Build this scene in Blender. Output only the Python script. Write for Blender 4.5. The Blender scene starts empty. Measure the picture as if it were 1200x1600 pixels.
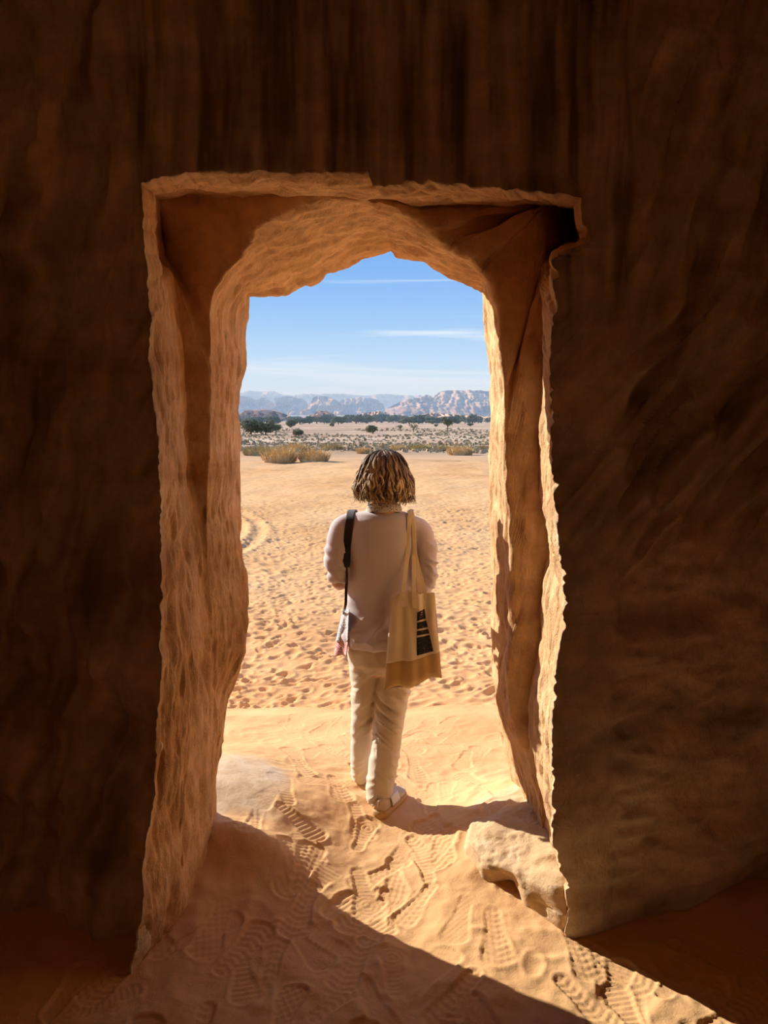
import bpy, bmesh, math, random
import numpy as np
from mathutils import Vector, Matrix

SC = bpy.context.scene
COL = SC.collection
PI = math.pi

# ------------------------------------------------------------------ camera
CAM_H = 1.78
PITCH = math.radians(7.22)
FPX = 1200.0
cam_data = bpy.data.cameras.new('camera')
cam_data.sensor_fit = 'VERTICAL'
cam_data.sensor_height = 36.0
cam_data.lens = FPX / 1600.0 * 36.0
cam_data.clip_start = 0.05
cam_data.clip_end = 30000.0
cam = bpy.data.objects.new('camera', cam_data)
COL.objects.link(cam)
cam.location = (0, 0, CAM_H)
cam.rotation_euler = (PI / 2 - PITCH, 0, 0)
SC.camera = cam

# ------------------------------------------------------------------ exposure
SC.view_settings.view_transform = 'Standard'
SC.view_settings.look = 'None'
SC.view_settings.exposure = 0.10
SC.view_settings.gamma = 1.0
SC.view_settings.use_curve_mapping = False
SC.cycles.max_bounces = 10
SC.cycles.diffuse_bounces = 7
SC.cycles.volume_bounces = 0
SC.cycles.transparent_max_bounces = 8

# ------------------------------------------------------------------ sun
SUN_AZ = math.atan2(0.80, 1.0)
SUN_EL = math.radians(26.0)
sun_data = bpy.data.lights.new('sun', 'SUN')
sun_data.energy = 8.0
sun_data.color = (1.0, 0.93, 0.82)
sun_data.angle = math.radians(0.53)
sun = bpy.data.objects.new('sun', sun_data)
COL.objects.link(sun)
_d = Vector((math.cos(SUN_EL) * math.cos(SUN_AZ), -math.cos(SUN_EL) * math.sin(SUN_AZ), -math.sin(SUN_EL)))
sun.rotation_euler = _d.to_track_quat('-Z', 'Y').to_euler()
sun.location = (-20, 30, 20)

# ------------------------------------------------------------------ sky
world = bpy.data.worlds.new('sky')
SC.world = world
world.use_nodes = True
wn, wl = world.node_tree.nodes, world.node_tree.links
wn.clear()


def wnode(t, **k):
    n = wn.new(t)
    for a, b in k.items():
        setattr(n, a, b)
    return n


_out = wnode('ShaderNodeOutputWorld')
_bg = wnode('ShaderNodeBackground')
wl.new(_bg.outputs[0], _out.inputs[0])
_tc = wnode('ShaderNodeTexCoord')
_sep = wnode('ShaderNodeSeparateXYZ')
wl.new(_tc.outputs['Generated'], _sep.inputs[0])
_ramp = wnode('ShaderNodeValToRGB')
wl.new(_sep.outputs['Z'], _ramp.inputs[0])
cr = _ramp.color_ramp
cr.interpolation = 'B_SPLINE'
stops = [(0.0, (0.70, 0.83, 0.94)), (0.05, (0.50, 0.72, 0.94)), (0.12, (0.22, 0.48, 0.90)),
         (0.20, (0.115, 0.345, 0.84)), (0.45, (0.09, 0.26, 0.68)), (1.0, (0.06, 0.18, 0.52))]
while len(cr.elements) < len(stops):
    cr.elements.new(0.5)
for e, (p, c) in zip(cr.elements, stops):
    e.position = p
    e.color = (*c, 1)
# thin cirrus: noise stretched along the horizon, all round the dome
_map = wnode('ShaderNodeMapping')
wl.new(_tc.outputs['Generated'], _map.inputs[0])
_map.inputs['Rotation'].default_value = (0, math.radians(1.6), 0)
_map.inputs['Scale'].default_value = (1.5, 1.5, 30.0)
_map.inputs['Location'].default_value = (5.1, 6.9, 1.62)
_nz = wnode('ShaderNodeTexNoise')
_nz.inputs['Scale'].default_value = 1.0
_nz.inputs['Detail'].default_value = 6.0
_nz.inputs['Roughness'].default_value = 0.55
_nz.inputs['Distortion'].default_value = 0.6
wl.new(_map.outputs[0], _nz.inputs['Vector'])
_cr2 = wnode('ShaderNodeMapRange')
_cr2.inputs['From Min'].default_value = 0.515
_cr2.inputs['From Max'].default_value = 0.68
_cr2.inputs['To Max'].default_value = 0.9
_cr2.clamp = True
wl.new(_nz.outputs[0], _cr2.inputs['Value'])
_mix = wnode('ShaderNodeMix', data_type='RGBA')
wl.new(_cr2.outputs[0], _mix.inputs['Factor'])
wl.new(_ramp.outputs[0], _mix.inputs['A'])
_mix.inputs['B'].default_value = (0.86, 0.92, 0.98, 1)
wl.new(_mix.outputs['Result'], _bg.inputs['Color'])
_bg.inputs['Strength'].default_value = 1.0

# ------------------------------------------------------------------ helpers
CP, SP = math.cos(PITCH), math.sin(PITCH)


def ray(x, y):
    v = (800.0 - y) / FPX
    return (x - 600.0) / FPX, CP + v * SP, -SP + v * CP


def P(x, y, D):
    """world point at distance D (metres along world Y) seen at pixel x, y"""
    a, b, c = ray(x, y)
    return np.array((a / b * D, D, CAM_H + c / b * D))


def G(x, y, z=0.0):
    """world point at height z seen at pixel x, y"""
    a, b, c = ray(x, y)
    D = (z - CAM_H) / (c / b)
    return np.array((a / b * D, D, z))


def _hash(ix, iy, iz, seed):
    h = (ix.astype(np.int64) * 374761393 + iy.astype(np.int64) * 668265263 + iz.astype(np.int64) * 2147483647 + seed * 974711) & 0xFFFFFFFF
    h = ((h ^ (h >> 13)) * 1274126177) & 0xFFFFFFFF
    h = ((h ^ (h >> 16)) * 2246822519) & 0xFFFFFFFF
    return ((h ^ (h >> 15)) & 0xFFFFFF) / float(0xFFFFFF)


def noise(p, seed=0):
    """value noise in -1..1, p (...,3)"""
    f = np.floor(p)
    i = f.astype(np.int64)
    t = p - f
    t = t * t * t * (t * (t * 6 - 15) + 10)
    r = 0
    for dx in (0, 1):
        wx = t[..., 0] if dx else 1 - t[..., 0]
        for dy in (0, 1):
            wy = t[..., 1] if dy else 1 - t[..., 1]
            for dz in (0, 1):
                wz = t[..., 2] if dz else 1 - t[..., 2]
                r = r + wx * wy * wz * _hash(i[..., 0] + dx, i[..., 1] + dy, i[..., 2] + dz, seed)
    return r * 2 - 1


def fbm(p, octaves=4, seed=0, gain=0.5, lac=2.03):
    a, s, r = 1.0, 1.0, 0
    for k in range(octaves):
        r = r + a * noise(p * s, seed + k * 17)
        a *= gain
        s *= lac
    return r


def sstep(a, b, x):
    t = np.clip((x - a) / (b - a), 0, 1)
    return t * t * (3 - 2 * t)


def mesh_arrays(name, verts, faces, mat=None, smooth=True, parent=None, attrs=None):
    """verts (n,3); faces (m,k) int array of one size k"""
    verts = np.asarray(verts, dtype=np.float32)
    faces = np.asarray(faces, dtype=np.int32)
    me = bpy.data.meshes.new(name)
    me.vertices.add(len(verts))
    me.vertices.foreach_set('co', verts.ravel())
    k = faces.shape[1]
    me.loops.add(faces.size)
    me.loops.foreach_set('vertex_index', faces.ravel())
    me.polygons.add(len(faces))
    me.polygons.foreach_set('loop_start', np.arange(0, faces.size, k, dtype=np.int32))
    try:
        me.polygons.foreach_set('loop_total', np.full(len(faces), k, dtype=np.int32))
    except Exception:
        pass
    me.update(calc_edges=True)
    me.validate()
    if smooth:
        me.polygons.foreach_set('use_smooth', np.ones(len(faces), dtype=bool))
    if attrs:
        for an, av in attrs.items():
            av = np.asarray(av, dtype=np.float32)
            if av.ndim == 2:
                a = me.attributes.new(an, 'FLOAT_COLOR', 'POINT')
                a.data.foreach_set('color', av.ravel())
            else:
                a = me.attributes.new(an, 'FLOAT', 'POINT')
                a.data.foreach_set('value', av.ravel())
    if mat:
        me.materials.append(mat)
    o = bpy.data.objects.new(name, me)
    COL.objects.link(o)
    if parent:
        o.parent = parent
    return o


def grid_faces(n, m, wrap=False):
    i = np.arange(n - 1)[:, None]
    mm = m if wrap else m - 1
    j = np.arange(mm)[None, :]
    a = i * m + j
    b = i * m + (j + 1) % m
    return np.stack([a, b, b + m, a + m], -1).reshape(-1, 4)


def grid_normals(Q):
    du = np.gradient(Q, axis=0)
    dv = np.gradient(Q, axis=1)
    n = np.cross(du, dv)
    n /= np.linalg.norm(n, axis=-1, keepdims=True) + 1e-12
    return n


def tag(o, label=None, cat=None, group=None, kind=None):
    if label:
        o['label'] = label
    if cat:
        o['category'] = cat
    if group:
        o['group'] = group
    if kind:
        o['kind'] = kind
    return o


def empty(name, loc=(0, 0, 0)):
    o = bpy.data.objects.new(name, None)
    COL.objects.link(o)
    o.location = loc
    o.empty_display_size = 0.1
    return o


# ------------------------------------------------------------------ materials
class Mat:
    def __init__(self, name, rough=0.9, spec=0.2):
        self.m = bpy.data.materials.new(name)
        self.m.use_nodes = True
        self.n, self.l = self.m.node_tree.nodes, self.m.node_tree.links
        self.b = self.n['Principled BSDF']
        self.b.inputs['Roughness'].default_value = rough
        self.b.inputs['Specular IOR Level'].default_value = spec
        self.geo = self.n.new('ShaderNodeNewGeometry')
        self.tc = self.n.new('ShaderNodeTexCoord')
        self.hgt = None

    def noise(self, scale, detail=4, rough=0.55, stretch=(1, 1, 1), rot=(0, 0, 0), dist=0.0, coord='Object'):
        mp = self.n.new('ShaderNodeMapping')
        mp.inputs['Scale'].default_value = stretch
        mp.inputs['Rotation'].default_value = rot
        self.l.new(self.tc.outputs[coord], mp.inputs[0])
        t = self.n.new('ShaderNodeTexNoise')
        t.inputs['Scale'].default_value = scale
        t.inputs['Detail'].default_value = detail
        t.inputs['Roughness'].default_value = rough
        t.inputs['Distortion'].default_value = dist
        self.l.new(mp.outputs[0], t.inputs['Vector'])
        return t.outputs[0]

    def ramp(self, fac, stops, interp='LINEAR'):
        r = self.n.new('ShaderNodeValToRGB')
        r.color_ramp.interpolation = interp
        while len(r.color_ramp.elements) < len(stops):
            r.color_ramp.elements.new(0.5)
        for e, (p, c) in zip(r.color_ramp.elements, stops):
            e.position = p
            e.color = (*c, 1)
        self.l.new(fac, r.inputs[0])
        return r.outputs[0]

    def mix(self, fac, a, b, mode='MIX'):
        x = self.n.new('ShaderNodeMix')
        x.data_type = 'RGBA'
        x.blend_type = mode
        for s, v in (('Factor', fac), ('A', a), ('B', b)):
            i = x.inputs[s] if s == 'Factor' else [q for q in x.inputs if q.name == s and q.type == 'RGBA'][0]
            if isinstance(v, (int, float)):
                i.default_value = v
            elif isinstance(v, tuple):
                i.default_value = (*v, 1)
            else:
                self.l.new(v, i)
        return [q for q in x.outputs if q.type == 'RGBA'][0]

    def maprange(self, v, a, b, c=0.0, d=1.0):
        x = self.n.new('ShaderNodeMapRange')
        x.clamp = True
        for k, q in zip(('From Min', 'From Max', 'To Min', 'To Max'), (a, b, c, d)):
            x.inputs[k].default_value = q
        self.l.new(v, x.inputs['Value'])
        return x.outputs[0]

    def math(self, op, a, b):
        x = self.n.new('ShaderNodeMath')
        x.operation = op
        for i, v in enumerate((a, b)):
            if isinstance(v, (int, float)):
                x.inputs[i].default_value = v
            else:
                self.l.new(v, x.inputs[i])
        return x.outputs[0]

    def attr(self, name, out='Fac'):
        a = self.n.new('ShaderNodeAttribute')
        a.attribute_name = name
        return a.outputs[out]

    def color(self, c):
        if isinstance(c, tuple):
            self.b.inputs['Base Color'].default_value = (*c, 1)
        else:
            self.l.new(c, self.b.inputs['Base Color'])
        return self

    def bump(self, h, dist, strength=1.0):
        x = self.n.new('ShaderNodeBump')
        x.inputs['Distance'].default_value = dist
        x.inputs['Strength'].default_value = strength
        self.l.new(h, x.inputs['Height'])
        if self.hgt:
            self.l.new(self.hgt, x.inputs['Normal'])
        self.hgt = x.outputs[0]
        self.l.new(self.hgt, self.b.inputs['Normal'])
        return self


def make_rock(name='sandstone', k=(1.0, 1.0, 1.0), toned=False):
    m = Mat(name, 0.95, 0.1)
    n1 = m.noise(1.7, 5, 0.6)
    n2 = m.noise(14, 5, 0.65)
    st = m.noise(1.0, 4, 0.6, stretch=(0.9, 0.9, 5.0), dist=0.8)
    c = m.ramp(n1, [(0.25, (0.52, 0.335, 0.19)), (0.5, (0.68, 0.475, 0.295)), (0.75, (0.76, 0.57, 0.38))])
    c2 = m.ramp(st, [(0.32, (0.44, 0.245, 0.13)), (0.5, (0.65, 0.445, 0.265)), (0.68, (0.78, 0.59, 0.40))])
    c = m.mix(0.5, c, c2)
    g = m.ramp(n2, [(0.3, (0.72, 0.72, 0.72)), (0.6, (1.06, 1.04, 1.0))])
    c = m.mix(0.8, c, g, 'MULTIPLY')
    c = m.mix(1.0, c, k, 'MULTIPLY')
    if toned:
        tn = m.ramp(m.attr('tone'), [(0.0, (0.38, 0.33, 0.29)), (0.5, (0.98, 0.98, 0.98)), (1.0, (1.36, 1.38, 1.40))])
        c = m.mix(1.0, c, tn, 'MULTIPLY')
        c = m.mix(1.0, c, m.mix(m.attr('face_tint'), (1.08, 0.99, 0.88), (1.02, 1.19, 1.42)), 'MULTIPLY')  # inner wall face tinted greyer, jambs warmer
    m.color(c)
    m.bump(m.noise(24, 4, 0.6, stretch=(1, 1, 0.45), dist=0.8), 0.012, 0.7)
    m.bump(m.noise(38, 6, 0.7), 0.006, 0.9)
    m.bump(m.noise(190, 3, 0.7), 0.0016, 0.9)
    return m.m


def make_sand(name='sand', cols=((0.60, 0.345, 0.155), (0.70, 0.43, 0.21), (0.74, 0.48, 0.255))):
    m = Mat(name, 0.97, 0.08)
    n1 = m.noise(0.9, 5, 0.6)
    c = m.ramp(n1, [(0.3, cols[0]), (0.5, cols[1]), (0.72, cols[2])])
    rock = m.attr('rock')
    n2 = m.noise(9, 6, 0.65)
    rc = m.ramp(n2, [(0.3, (0.50, 0.36, 0.22)), (0.5, (0.68, 0.53, 0.36)), (0.7, (0.76, 0.64, 0.48))])
    c = m.mix(rock, c, rc)
    m.color(c)
    m.bump(m.noise(160, 4, 0.75), 0.0016, 0.8)
    m.bump(m.noise(22, 5, 0.6), 0.006, 0.6)
    return m.m


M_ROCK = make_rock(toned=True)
M_ROCK2 = make_rock('pale_sandstone', (1.22, 1.32, 1.45))
M_SAND = make_sand()
# ------------------------------------------------------------------ the carved rock wall with its doorway
def resample(pts, n):
    pts = np.array(pts, dtype=float)
    d = np.r_[0, np.cumsum(np.linalg.norm(np.diff(pts, axis=0), axis=1))]
    t = np.linspace(0, d[-1], n)
    return np.stack([np.interp(t, d, pts[:, k]) for k in range(3)], -1)


NL, NT, NR = 300, 300, 300


def ring(left, top, right):
    L = resample([P(*q) for q in left], NL)
    T = resample([P(*q) for q in top], NT)
    R = resample([P(*q) for q in right], NR)
    return np.concatenate([L[:-1], T[:-1], R])


def ring3(left, top, right):
    return np.concatenate([resample(left, NL)[:-1], resample(top, NT)[:-1], resample(right, NR)])


def dd(pts, D):
    return [(x, y, D) if not isinstance(D, (list, tuple)) else (x, y, D[k]) for k, (x, y) in enumerate(pts)]


# inner face edge of the doorway
A_l = [(185, 1700, 2.2), (200, 1530, 2.24), (222, 1430, 2.30), (222, 1345, 2.34)] + dd(
    [(242, 1245), (243, 1160), (247, 1105), (253, 1045), (250, 990), (254, 930), (253, 880), (252, 830), (249, 720),
     (239, 620), (233, 560), (237, 500), (229, 420), (224, 360), (220, 287)], 2.40)
A_t = dd([(220, 287), (260, 277), (300, 273), (400, 269), (500, 272), (560, 270), (572, 268), (580, 293), (592, 292),
          (650, 286), (720, 293), (800, 301), (860, 307), (905, 312)], 2.40)
A_r = dd([(905, 312), (908, 360), (919, 376), (900, 388), (858, 398), (862, 440), (861, 500), (857, 560), (857, 620),
          (858, 680), (861, 760), (868, 820), (872, 870), (874, 920), (880, 970), (874, 1010), (864, 1060),
          (862, 1120), (860, 1170), (862, 1230), (861, 1290), (866, 1340)], 2.40) + [
    (885, 1400, 2.42), (886, 1440, 2.42), (876, 1480, 2.42), (876, 1600, 2.42)]
# rebate back, outer corner
B_l = [(268, 1700, 2.46), (272, 1480, 2.50), (285, 1340, 2.52), (296, 1200, 2.54)] + dd(
    [(300, 1100), (304, 1000), (302, 900), (299, 820), (296, 720), (291, 620), (284, 520), (270, 424), (263, 413),
     (257, 402), (252, 360), (248, 311)], [2.56, 2.58, 2.66, 2.74] + [2.78] * 4 + [2.80, 2.94, 2.94, 2.84])
B_t = dd([(248, 311), (300, 306), (350, 304), (450, 303), (545, 305), (580, 308), (650, 314), (720, 319), (800, 320),
          (850, 319), (900, 321)], [2.84, 2.84, 2.78, 2.68, 2.62, 2.62, 2.68, 2.80, 2.86, 2.9, 3.3])
B_r = [(900, 321, 3.3), (903, 365, 3.3), (905, 380, 3.2), (852, 394, 2.95)] + dd(
    [(850, 430), (851, 500), (849, 560), (846, 640), (843, 700), (843, 760), (850, 800), (855, 850), (850, 900),
     (848, 940), (849, 985), (843, 1020), (835, 1050), (832, 1100), (831, 1150), (838, 1195), (850, 1240)], 2.78) + [
    (858, 1300, 2.72), (866, 1370, 2.66), (870, 1450, 2.62), (870, 1600, 2.62)]
# rebate back, inner corner
C_l = [(318, 1700, 2.72), (320, 1400, 2.76), (326, 1300, 2.78)] + dd(
    [(328, 1200), (331, 1100), (329, 1000), (324, 900), (325, 800), (328, 700), (332, 615), (332, 555), (328, 489),
     (335, 456), (348, 436), (362, 420)], 2.79)
C_t = [(362, 420, 2.78), (380, 400, 2.77), (392, 380, 2.76), (400, 356, 2.72), (440, 335, 2.69), (490, 318, 2.67),
       (540, 310, 2.67), (580, 313, 2.67), (620, 326, 2.68), (650, 342, 2.70), (680, 366, 2.73), (710, 388, 2.76), (752, 420, 2.80)]
C_r = dd([(752, 420), (768, 436), (776, 460), (782, 520), (787, 600), (787, 700), (788, 760), (792, 830), (797, 870),
          (800, 950), (801, 990), (794, 1020), (792, 1070), (796, 1115), (812, 1150), (828, 1190)], 2.82) + [
    (840, 1240, 2.80), (848, 1300, 2.76), (850, 1400, 2.74), (850, 1600, 2.74)]
# silhouette edge outside
D_l = dd([(330, 1700), (335, 1300), (343, 1190), (350, 1160), (353, 1130), (357, 1092), (370, 1060), (384, 1020),
          (387, 975), (386, 900), (381, 830), (379, 760), (377, 700), (375, 640), (378, 600), (384, 572), (387, 530),
          (391, 490), (392, 467)], [3.0] * 9 + [3.02, 3.06, 3.10, 3.15, 3.2, 3.25, 3.28, 3.3, 3.3, 3.3])
D_t = dd([(392, 467), (420, 465), (452, 463), (458, 458), (470, 452), (490, 449), (503, 444), (512, 432), (545, 421),
          (552, 415), (580, 405), (602, 397), (612, 393), (620, 403), (640, 410), (660, 413), (675, 422), (690, 431),
          (730, 447), (755, 455)], 3.30)
D_r = dd([(755, 455), (757, 480), (762, 540), (766, 600), (769, 660), (768, 720), (768, 800), (769, 860), (767, 930),
          (764, 990), (766, 1050), (772, 1100), (780, 1150), (795, 1215), (805, 1250), (812, 1300), (812, 1600)], 3.30)
rA, rB, rC, rD = ring(A_l, A_t, A_r), ring(B_l, B_t, B_r), ring(C_l, C_t, C_r), ring(D_l, D_t, D_r)
# the socket cut for a beam at the right end of the lintel: its near lip
rBi = rB * 0.92 + rC * 0.08
_s = NL - 1 + NT - 1
for k in range(_s - 40, _s + 60):
    q = rB[k]
    a_ = q[1] * CP - (q[2] - CAM_H) * SP
    x_, y_ = 600 + FPX * q[0] / a_, 800 - FPX * (q[1] * SP + (q[2] - CAM_H) * CP) / a_
    if x_ > 846 and y_ < 396:
        rBi[k] = P(848, min(max(y_, 322), 396), 2.84)
# the inner face, out to the soft vertical corners and the side bays beyond them
ZB, ZT = -0.35, 3.42
_zA = rA[_s:, 2]
_px = 600 + FPX * rA[_s:, 0] / (rA[_s:, 1] * CP - (rA[_s:, 2] - CAM_H) * SP)
_low = int(np.argmin(_px[:45]))                                         # near lip of the beam socket
_zr = np.minimum.accumulate(_zA)
ZC = 2.66
_zr[:_low + 1] = np.interp(np.arange(_low + 1), [0, _low * .62, _low], [ZC, _zA[_low] + .05, _zA[_low] - .015])
_zr = np.minimum.accumulate(_zr)
_zr[-1] = min(_zr[-1], ZB)


def face_ring(xl, yl, xr, yr, zt):
    """one ring of the inner face: up the left side, across the top, down the right side"""
    L = resample([(xl - .06, yl - .10, ZB), (xl - .05, yl - .06, 0.3), (xl, yl, 0.9), (xl, yl, ZC)], NL)
    T = resample([(xl, yl, ZC), (xl, yl, zt), (xr, yr, zt), (xr, yr, ZC)], NT)
    R = np.stack([np.interp(_zr, [ZB, .2, .8, ZC], [xr + .02, xr + .015, xr, xr]), np.interp(_zr, [ZB, .2, .8, ZC], [yr + .03, yr + .03, yr + .01, yr]), _zr], -1)
    return np.concatenate([L[:-1], T[:-1], R])


rF = face_ring(-0.785, 2.44, 0.765, 2.44, ZT)
rG = face_ring(-1.45, 2.68, 1.5, 2.71, ZT + .1)
rH = face_ring(-2.4, 2.9, 2.4, 2.95, ZT + .2)
# ragged arris of the doorway
_f = np.stack([rA[:, 0] * 30, rA[:, 1] * 0, rA[:, 2] * 30], -1)
_rag = fbm(_f, 3, 131, .6)
rA[NL + NT - 2:, 0] += 0.009 * _rag[NL + NT - 2:] + .006 * np.abs(_rag[NL + NT - 2:])
rA[:NL, 0] += 0.005 * _rag[:NL]
rA[NL:NL + NT - 2, 2] += 0.005 * _rag[NL:NL + NT - 2]
# the weathered cliff outside
rE = rD + 0
rE[:, 1] += 0.10
_c = np.array((-0.06, 3.42, 1.2))
rE = rE + (rE - _c) * np.array((0.35, 0, 0.12))
rE2 = ring3([(-1.7, 3.35, -1.0), (-1.6, 3.55, 3.6)], [(-1.6, 3.55, 3.6), (1.5, 3.65, 3.6)], [(1.5, 3.65, 3.6), (1.6, 3.6, -1.0)])
rE3 = ring3([(-5.0, 3.7, -1.2), (-4.6, 3.9, 6.5)], [(-4.6, 3.9, 6.5), (4.6, 3.9, 6.5)], [(4.6, 3.9, 6.5), (5.0, 3.7, -1.2)])
seq = [(rH, 40), (rG, 90), (rF, 85), (rA, 48), (rB, 13), (rBi, 13), (rC, 60), (rD, 14), (rE, 30), (rE2, 30), (rE3, 0)]
rows, edge_w = [], []
for k, (r, n) in enumerate(seq[:-1]):
    nxt = seq[k + 1][0]
    for t in np.linspace(0, 1, n, endpoint=False):
        rows.append(r * (1 - t) + nxt * t)
rows.append(rE3)
Q = np.array(rows)
for _ in range(3):                                                     # worn edges
    Q[1:-1] = Q[1:-1] * 0.5 + 0.25 * (Q[:-2] + Q[2:])
kA = sum(n for _, n in seq[:3])
kB, kC, kD = kA + 48, kA + 74, kA + 134
N = grid_normals(Q)
row = np.arange(len(Q))[:, None] * np.ones((1, Q.shape[1]))
X, Y, Z = Q[..., 0], Q[..., 1], Q[..., 2]
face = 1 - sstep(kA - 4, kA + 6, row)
jamb = sstep(kA - 2, kA + 10, row) * (1 - sstep(kD, kD + 14, row))
outer = sstep(kD, kD + 10, row)
# chisel strokes: upright on the lintel wall, slanting lower on the right, lumpy on the left


def strokes(u, v, fu, fv, seed):
    w = noise(np.stack([u * fu * 0.35, v * fv * 0.8, u * 0], -1), seed + 5) * 0.8
    a = noise(np.stack([u * fu + w, v * fv, u * 0 + 3.3], -1), seed)
    return np.abs(a) ** 0.8


right_bay = sstep(0.74, 0.82, X)
left_bay = 1 - sstep(-0.86, -0.76, X)
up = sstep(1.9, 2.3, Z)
s_up = strokes(X, Z, 19, 2.1, 1)
ang = 0.75
s_sl = strokes(X * math.cos(ang) - Z * math.sin(ang), X * math.sin(ang) + Z * math.cos(ang), 17, 3.2, 11)
ang2 = 0.32
s_st = strokes(X * math.cos(ang2) - Z * math.sin(ang2), X * math.sin(ang2) + Z * math.cos(ang2), 15, 3.4, 21)
lump = fbm(np.stack([X * 6.5, Y * 6.5, Z * 4.2], -1), 3, 31)
disp_face = (-0.062 * s_up * up * (1 - right_bay) * (1 - left_bay)
             - 0.030 * s_sl * (1 - up) * sstep(1.2, 1.7, Z) * (1 - left_bay)
             - 0.070 * (s_st * up + s_sl * (1 - up) * sstep(1.15, 1.45, Z)) * right_bay
             + left_bay * (0.055 * lump - 0.055 * strokes(X - .25 * Z, Z, 10, 1.7, 41)))
smooth_zone = right_bay * (1 - sstep(1.2, 1.45, Z))
disp_face += smooth_zone * 0.036 * fbm(np.stack([X * 3.2, Y * 3, Z * 8], -1), 4, 51)
disp_face += 0.018 * fbm(np.stack([X * 2.2, Y * 2, Z * 2.2], -1), 3, 61)
pits = fbm(np.stack([X * 9, Y * 26, Z * 7.0], -1), 4, 71)
pit2 = np.minimum(0, noise(np.stack([X * 20, Y * 42, Z * 14], -1), 81) + 0.35)
hi = sstep(2.05, 2.3, Z)
disp_j = 0.008 * pits + 0.020 * pit2 * (1 - hi) + 0.012 * fbm(np.stack([X * 4, Y * 4, Z * 2.2], -1), 3, 91)
disp_j += hi * 0.012 * np.abs(fbm(np.stack([X * 7, Y * 11, Z * 9], -1), 4, 95))
colno = np.arange(Q.shape[1])[None, :] * np.ones((len(Q), 1))
chip = np.exp(-((row - kA) / 5.0) ** 2) * sstep(NL - 40, NL, colno)
disp_c = -0.008 * chip * np.abs(fbm(np.stack([X * 13, Y * 10, Z * 11], -1), 3, 101))
disp_o = 0.05 * fbm(np.stack([X * 2, Y * 2, Z * 3], -1), 4, 111)
edge_fade = 1 - 0.85 * np.exp(-((row - kA) / np.where(colno < NL, 22.0, 12.0)) ** 2)
dsp = disp_face * face * edge_fade + disp_j * jamb + disp_c + disp_o * outer
sgn = -1.0 if N[60, NL + 150, 1] > 0 else 1.0                             # make the normals point into the room
N *= sgn
Q = Q + N * dsp[..., None]
f = grid_faces(*Q.shape[:2])
if sgn < 0:
    f = f[:, ::-1]
# tone streaks along the dressing stand in for relief shading; paler and darker bands
def nz3(a, b, seed, o=3):
    return fbm(np.stack([a, b, a * 0 + 1.7], -1), o, seed)


c1, s1 = math.cos(ang), math.sin(ang)
c2, s2 = math.cos(ang2), math.sin(ang2)
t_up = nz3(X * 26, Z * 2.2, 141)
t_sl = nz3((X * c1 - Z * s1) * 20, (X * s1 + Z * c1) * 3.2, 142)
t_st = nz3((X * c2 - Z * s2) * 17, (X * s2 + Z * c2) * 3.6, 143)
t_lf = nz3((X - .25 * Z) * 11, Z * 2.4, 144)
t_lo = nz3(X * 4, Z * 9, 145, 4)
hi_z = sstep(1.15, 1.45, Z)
tone_r = (t_sl + (t_st - t_sl) * sstep(1.75, 2.3, Z)) * hi_z * .8 + t_lo * (1 - hi_z) * .7 + .10  # bounce light painted in: right bay a little paler
tone_c = (t_up * 1.0 - .32) * up + (t_sl * .6 * hi_z + t_lo * .5 * (1 - hi_z)) * (1 - up)  # shade painted into the tone: darker wall above the lintel
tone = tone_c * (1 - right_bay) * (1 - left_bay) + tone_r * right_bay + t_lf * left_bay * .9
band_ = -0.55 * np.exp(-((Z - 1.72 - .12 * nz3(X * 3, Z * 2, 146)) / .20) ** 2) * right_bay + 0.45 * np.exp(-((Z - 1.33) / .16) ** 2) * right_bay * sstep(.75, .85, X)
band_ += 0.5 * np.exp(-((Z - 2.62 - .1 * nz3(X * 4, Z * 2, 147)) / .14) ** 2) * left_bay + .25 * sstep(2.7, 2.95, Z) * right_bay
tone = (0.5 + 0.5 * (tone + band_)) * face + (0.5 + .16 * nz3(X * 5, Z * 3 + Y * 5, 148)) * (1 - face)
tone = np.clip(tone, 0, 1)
wall = mesh_arrays('wall_front', Q.reshape(-1, 3), f, M_ROCK, attrs={'tone': tone.ravel(), 'face_tint': face.ravel()})
tag(wall, 'carved sandstone wall with the worn doorway cut through it', kind='structure')


def slab_wall(name, o, u, v, nu, nv, seed, amp=0.05):
    o, u, v = map(np.array, (o, u, v))
    a = np.linspace(0, 1, nu)[:, None, None]
    b = np.linspace(0, 1, nv)[None, :, None]
    q = o + a * u + b * v
    n = np.cross(u, v)
    n = n / np.linalg.norm(n)
    q = q + n * amp * fbm(q * 1.7, 4, seed)[..., None]
    ob = mesh_arrays(name, q.reshape(-1, 3), grid_faces(nu, nv), M_ROCK2)
    return tag(ob, kind='structure')


slab_wall('wall_left', (-1.85, -1.2, -0.4), (0, 4.3, 0), (0, 0, 4.2), 90, 60, 201)
slab_wall('wall_right', (1.85, 3.1, -0.4), (0, -4.3, 0), (0, 0, 4.2), 90, 60, 202)
slab_wall('wall_back', (2.1, -1.0, -0.4), (-4.2, 0, 0), (0, 0, 4.2), 80, 60, 203)
slab_wall('ceiling', (-2.1, -1.2, 3.22), (0, 4.5, 0), (4.2, 0, 0), 90, 80, 204)

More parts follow.
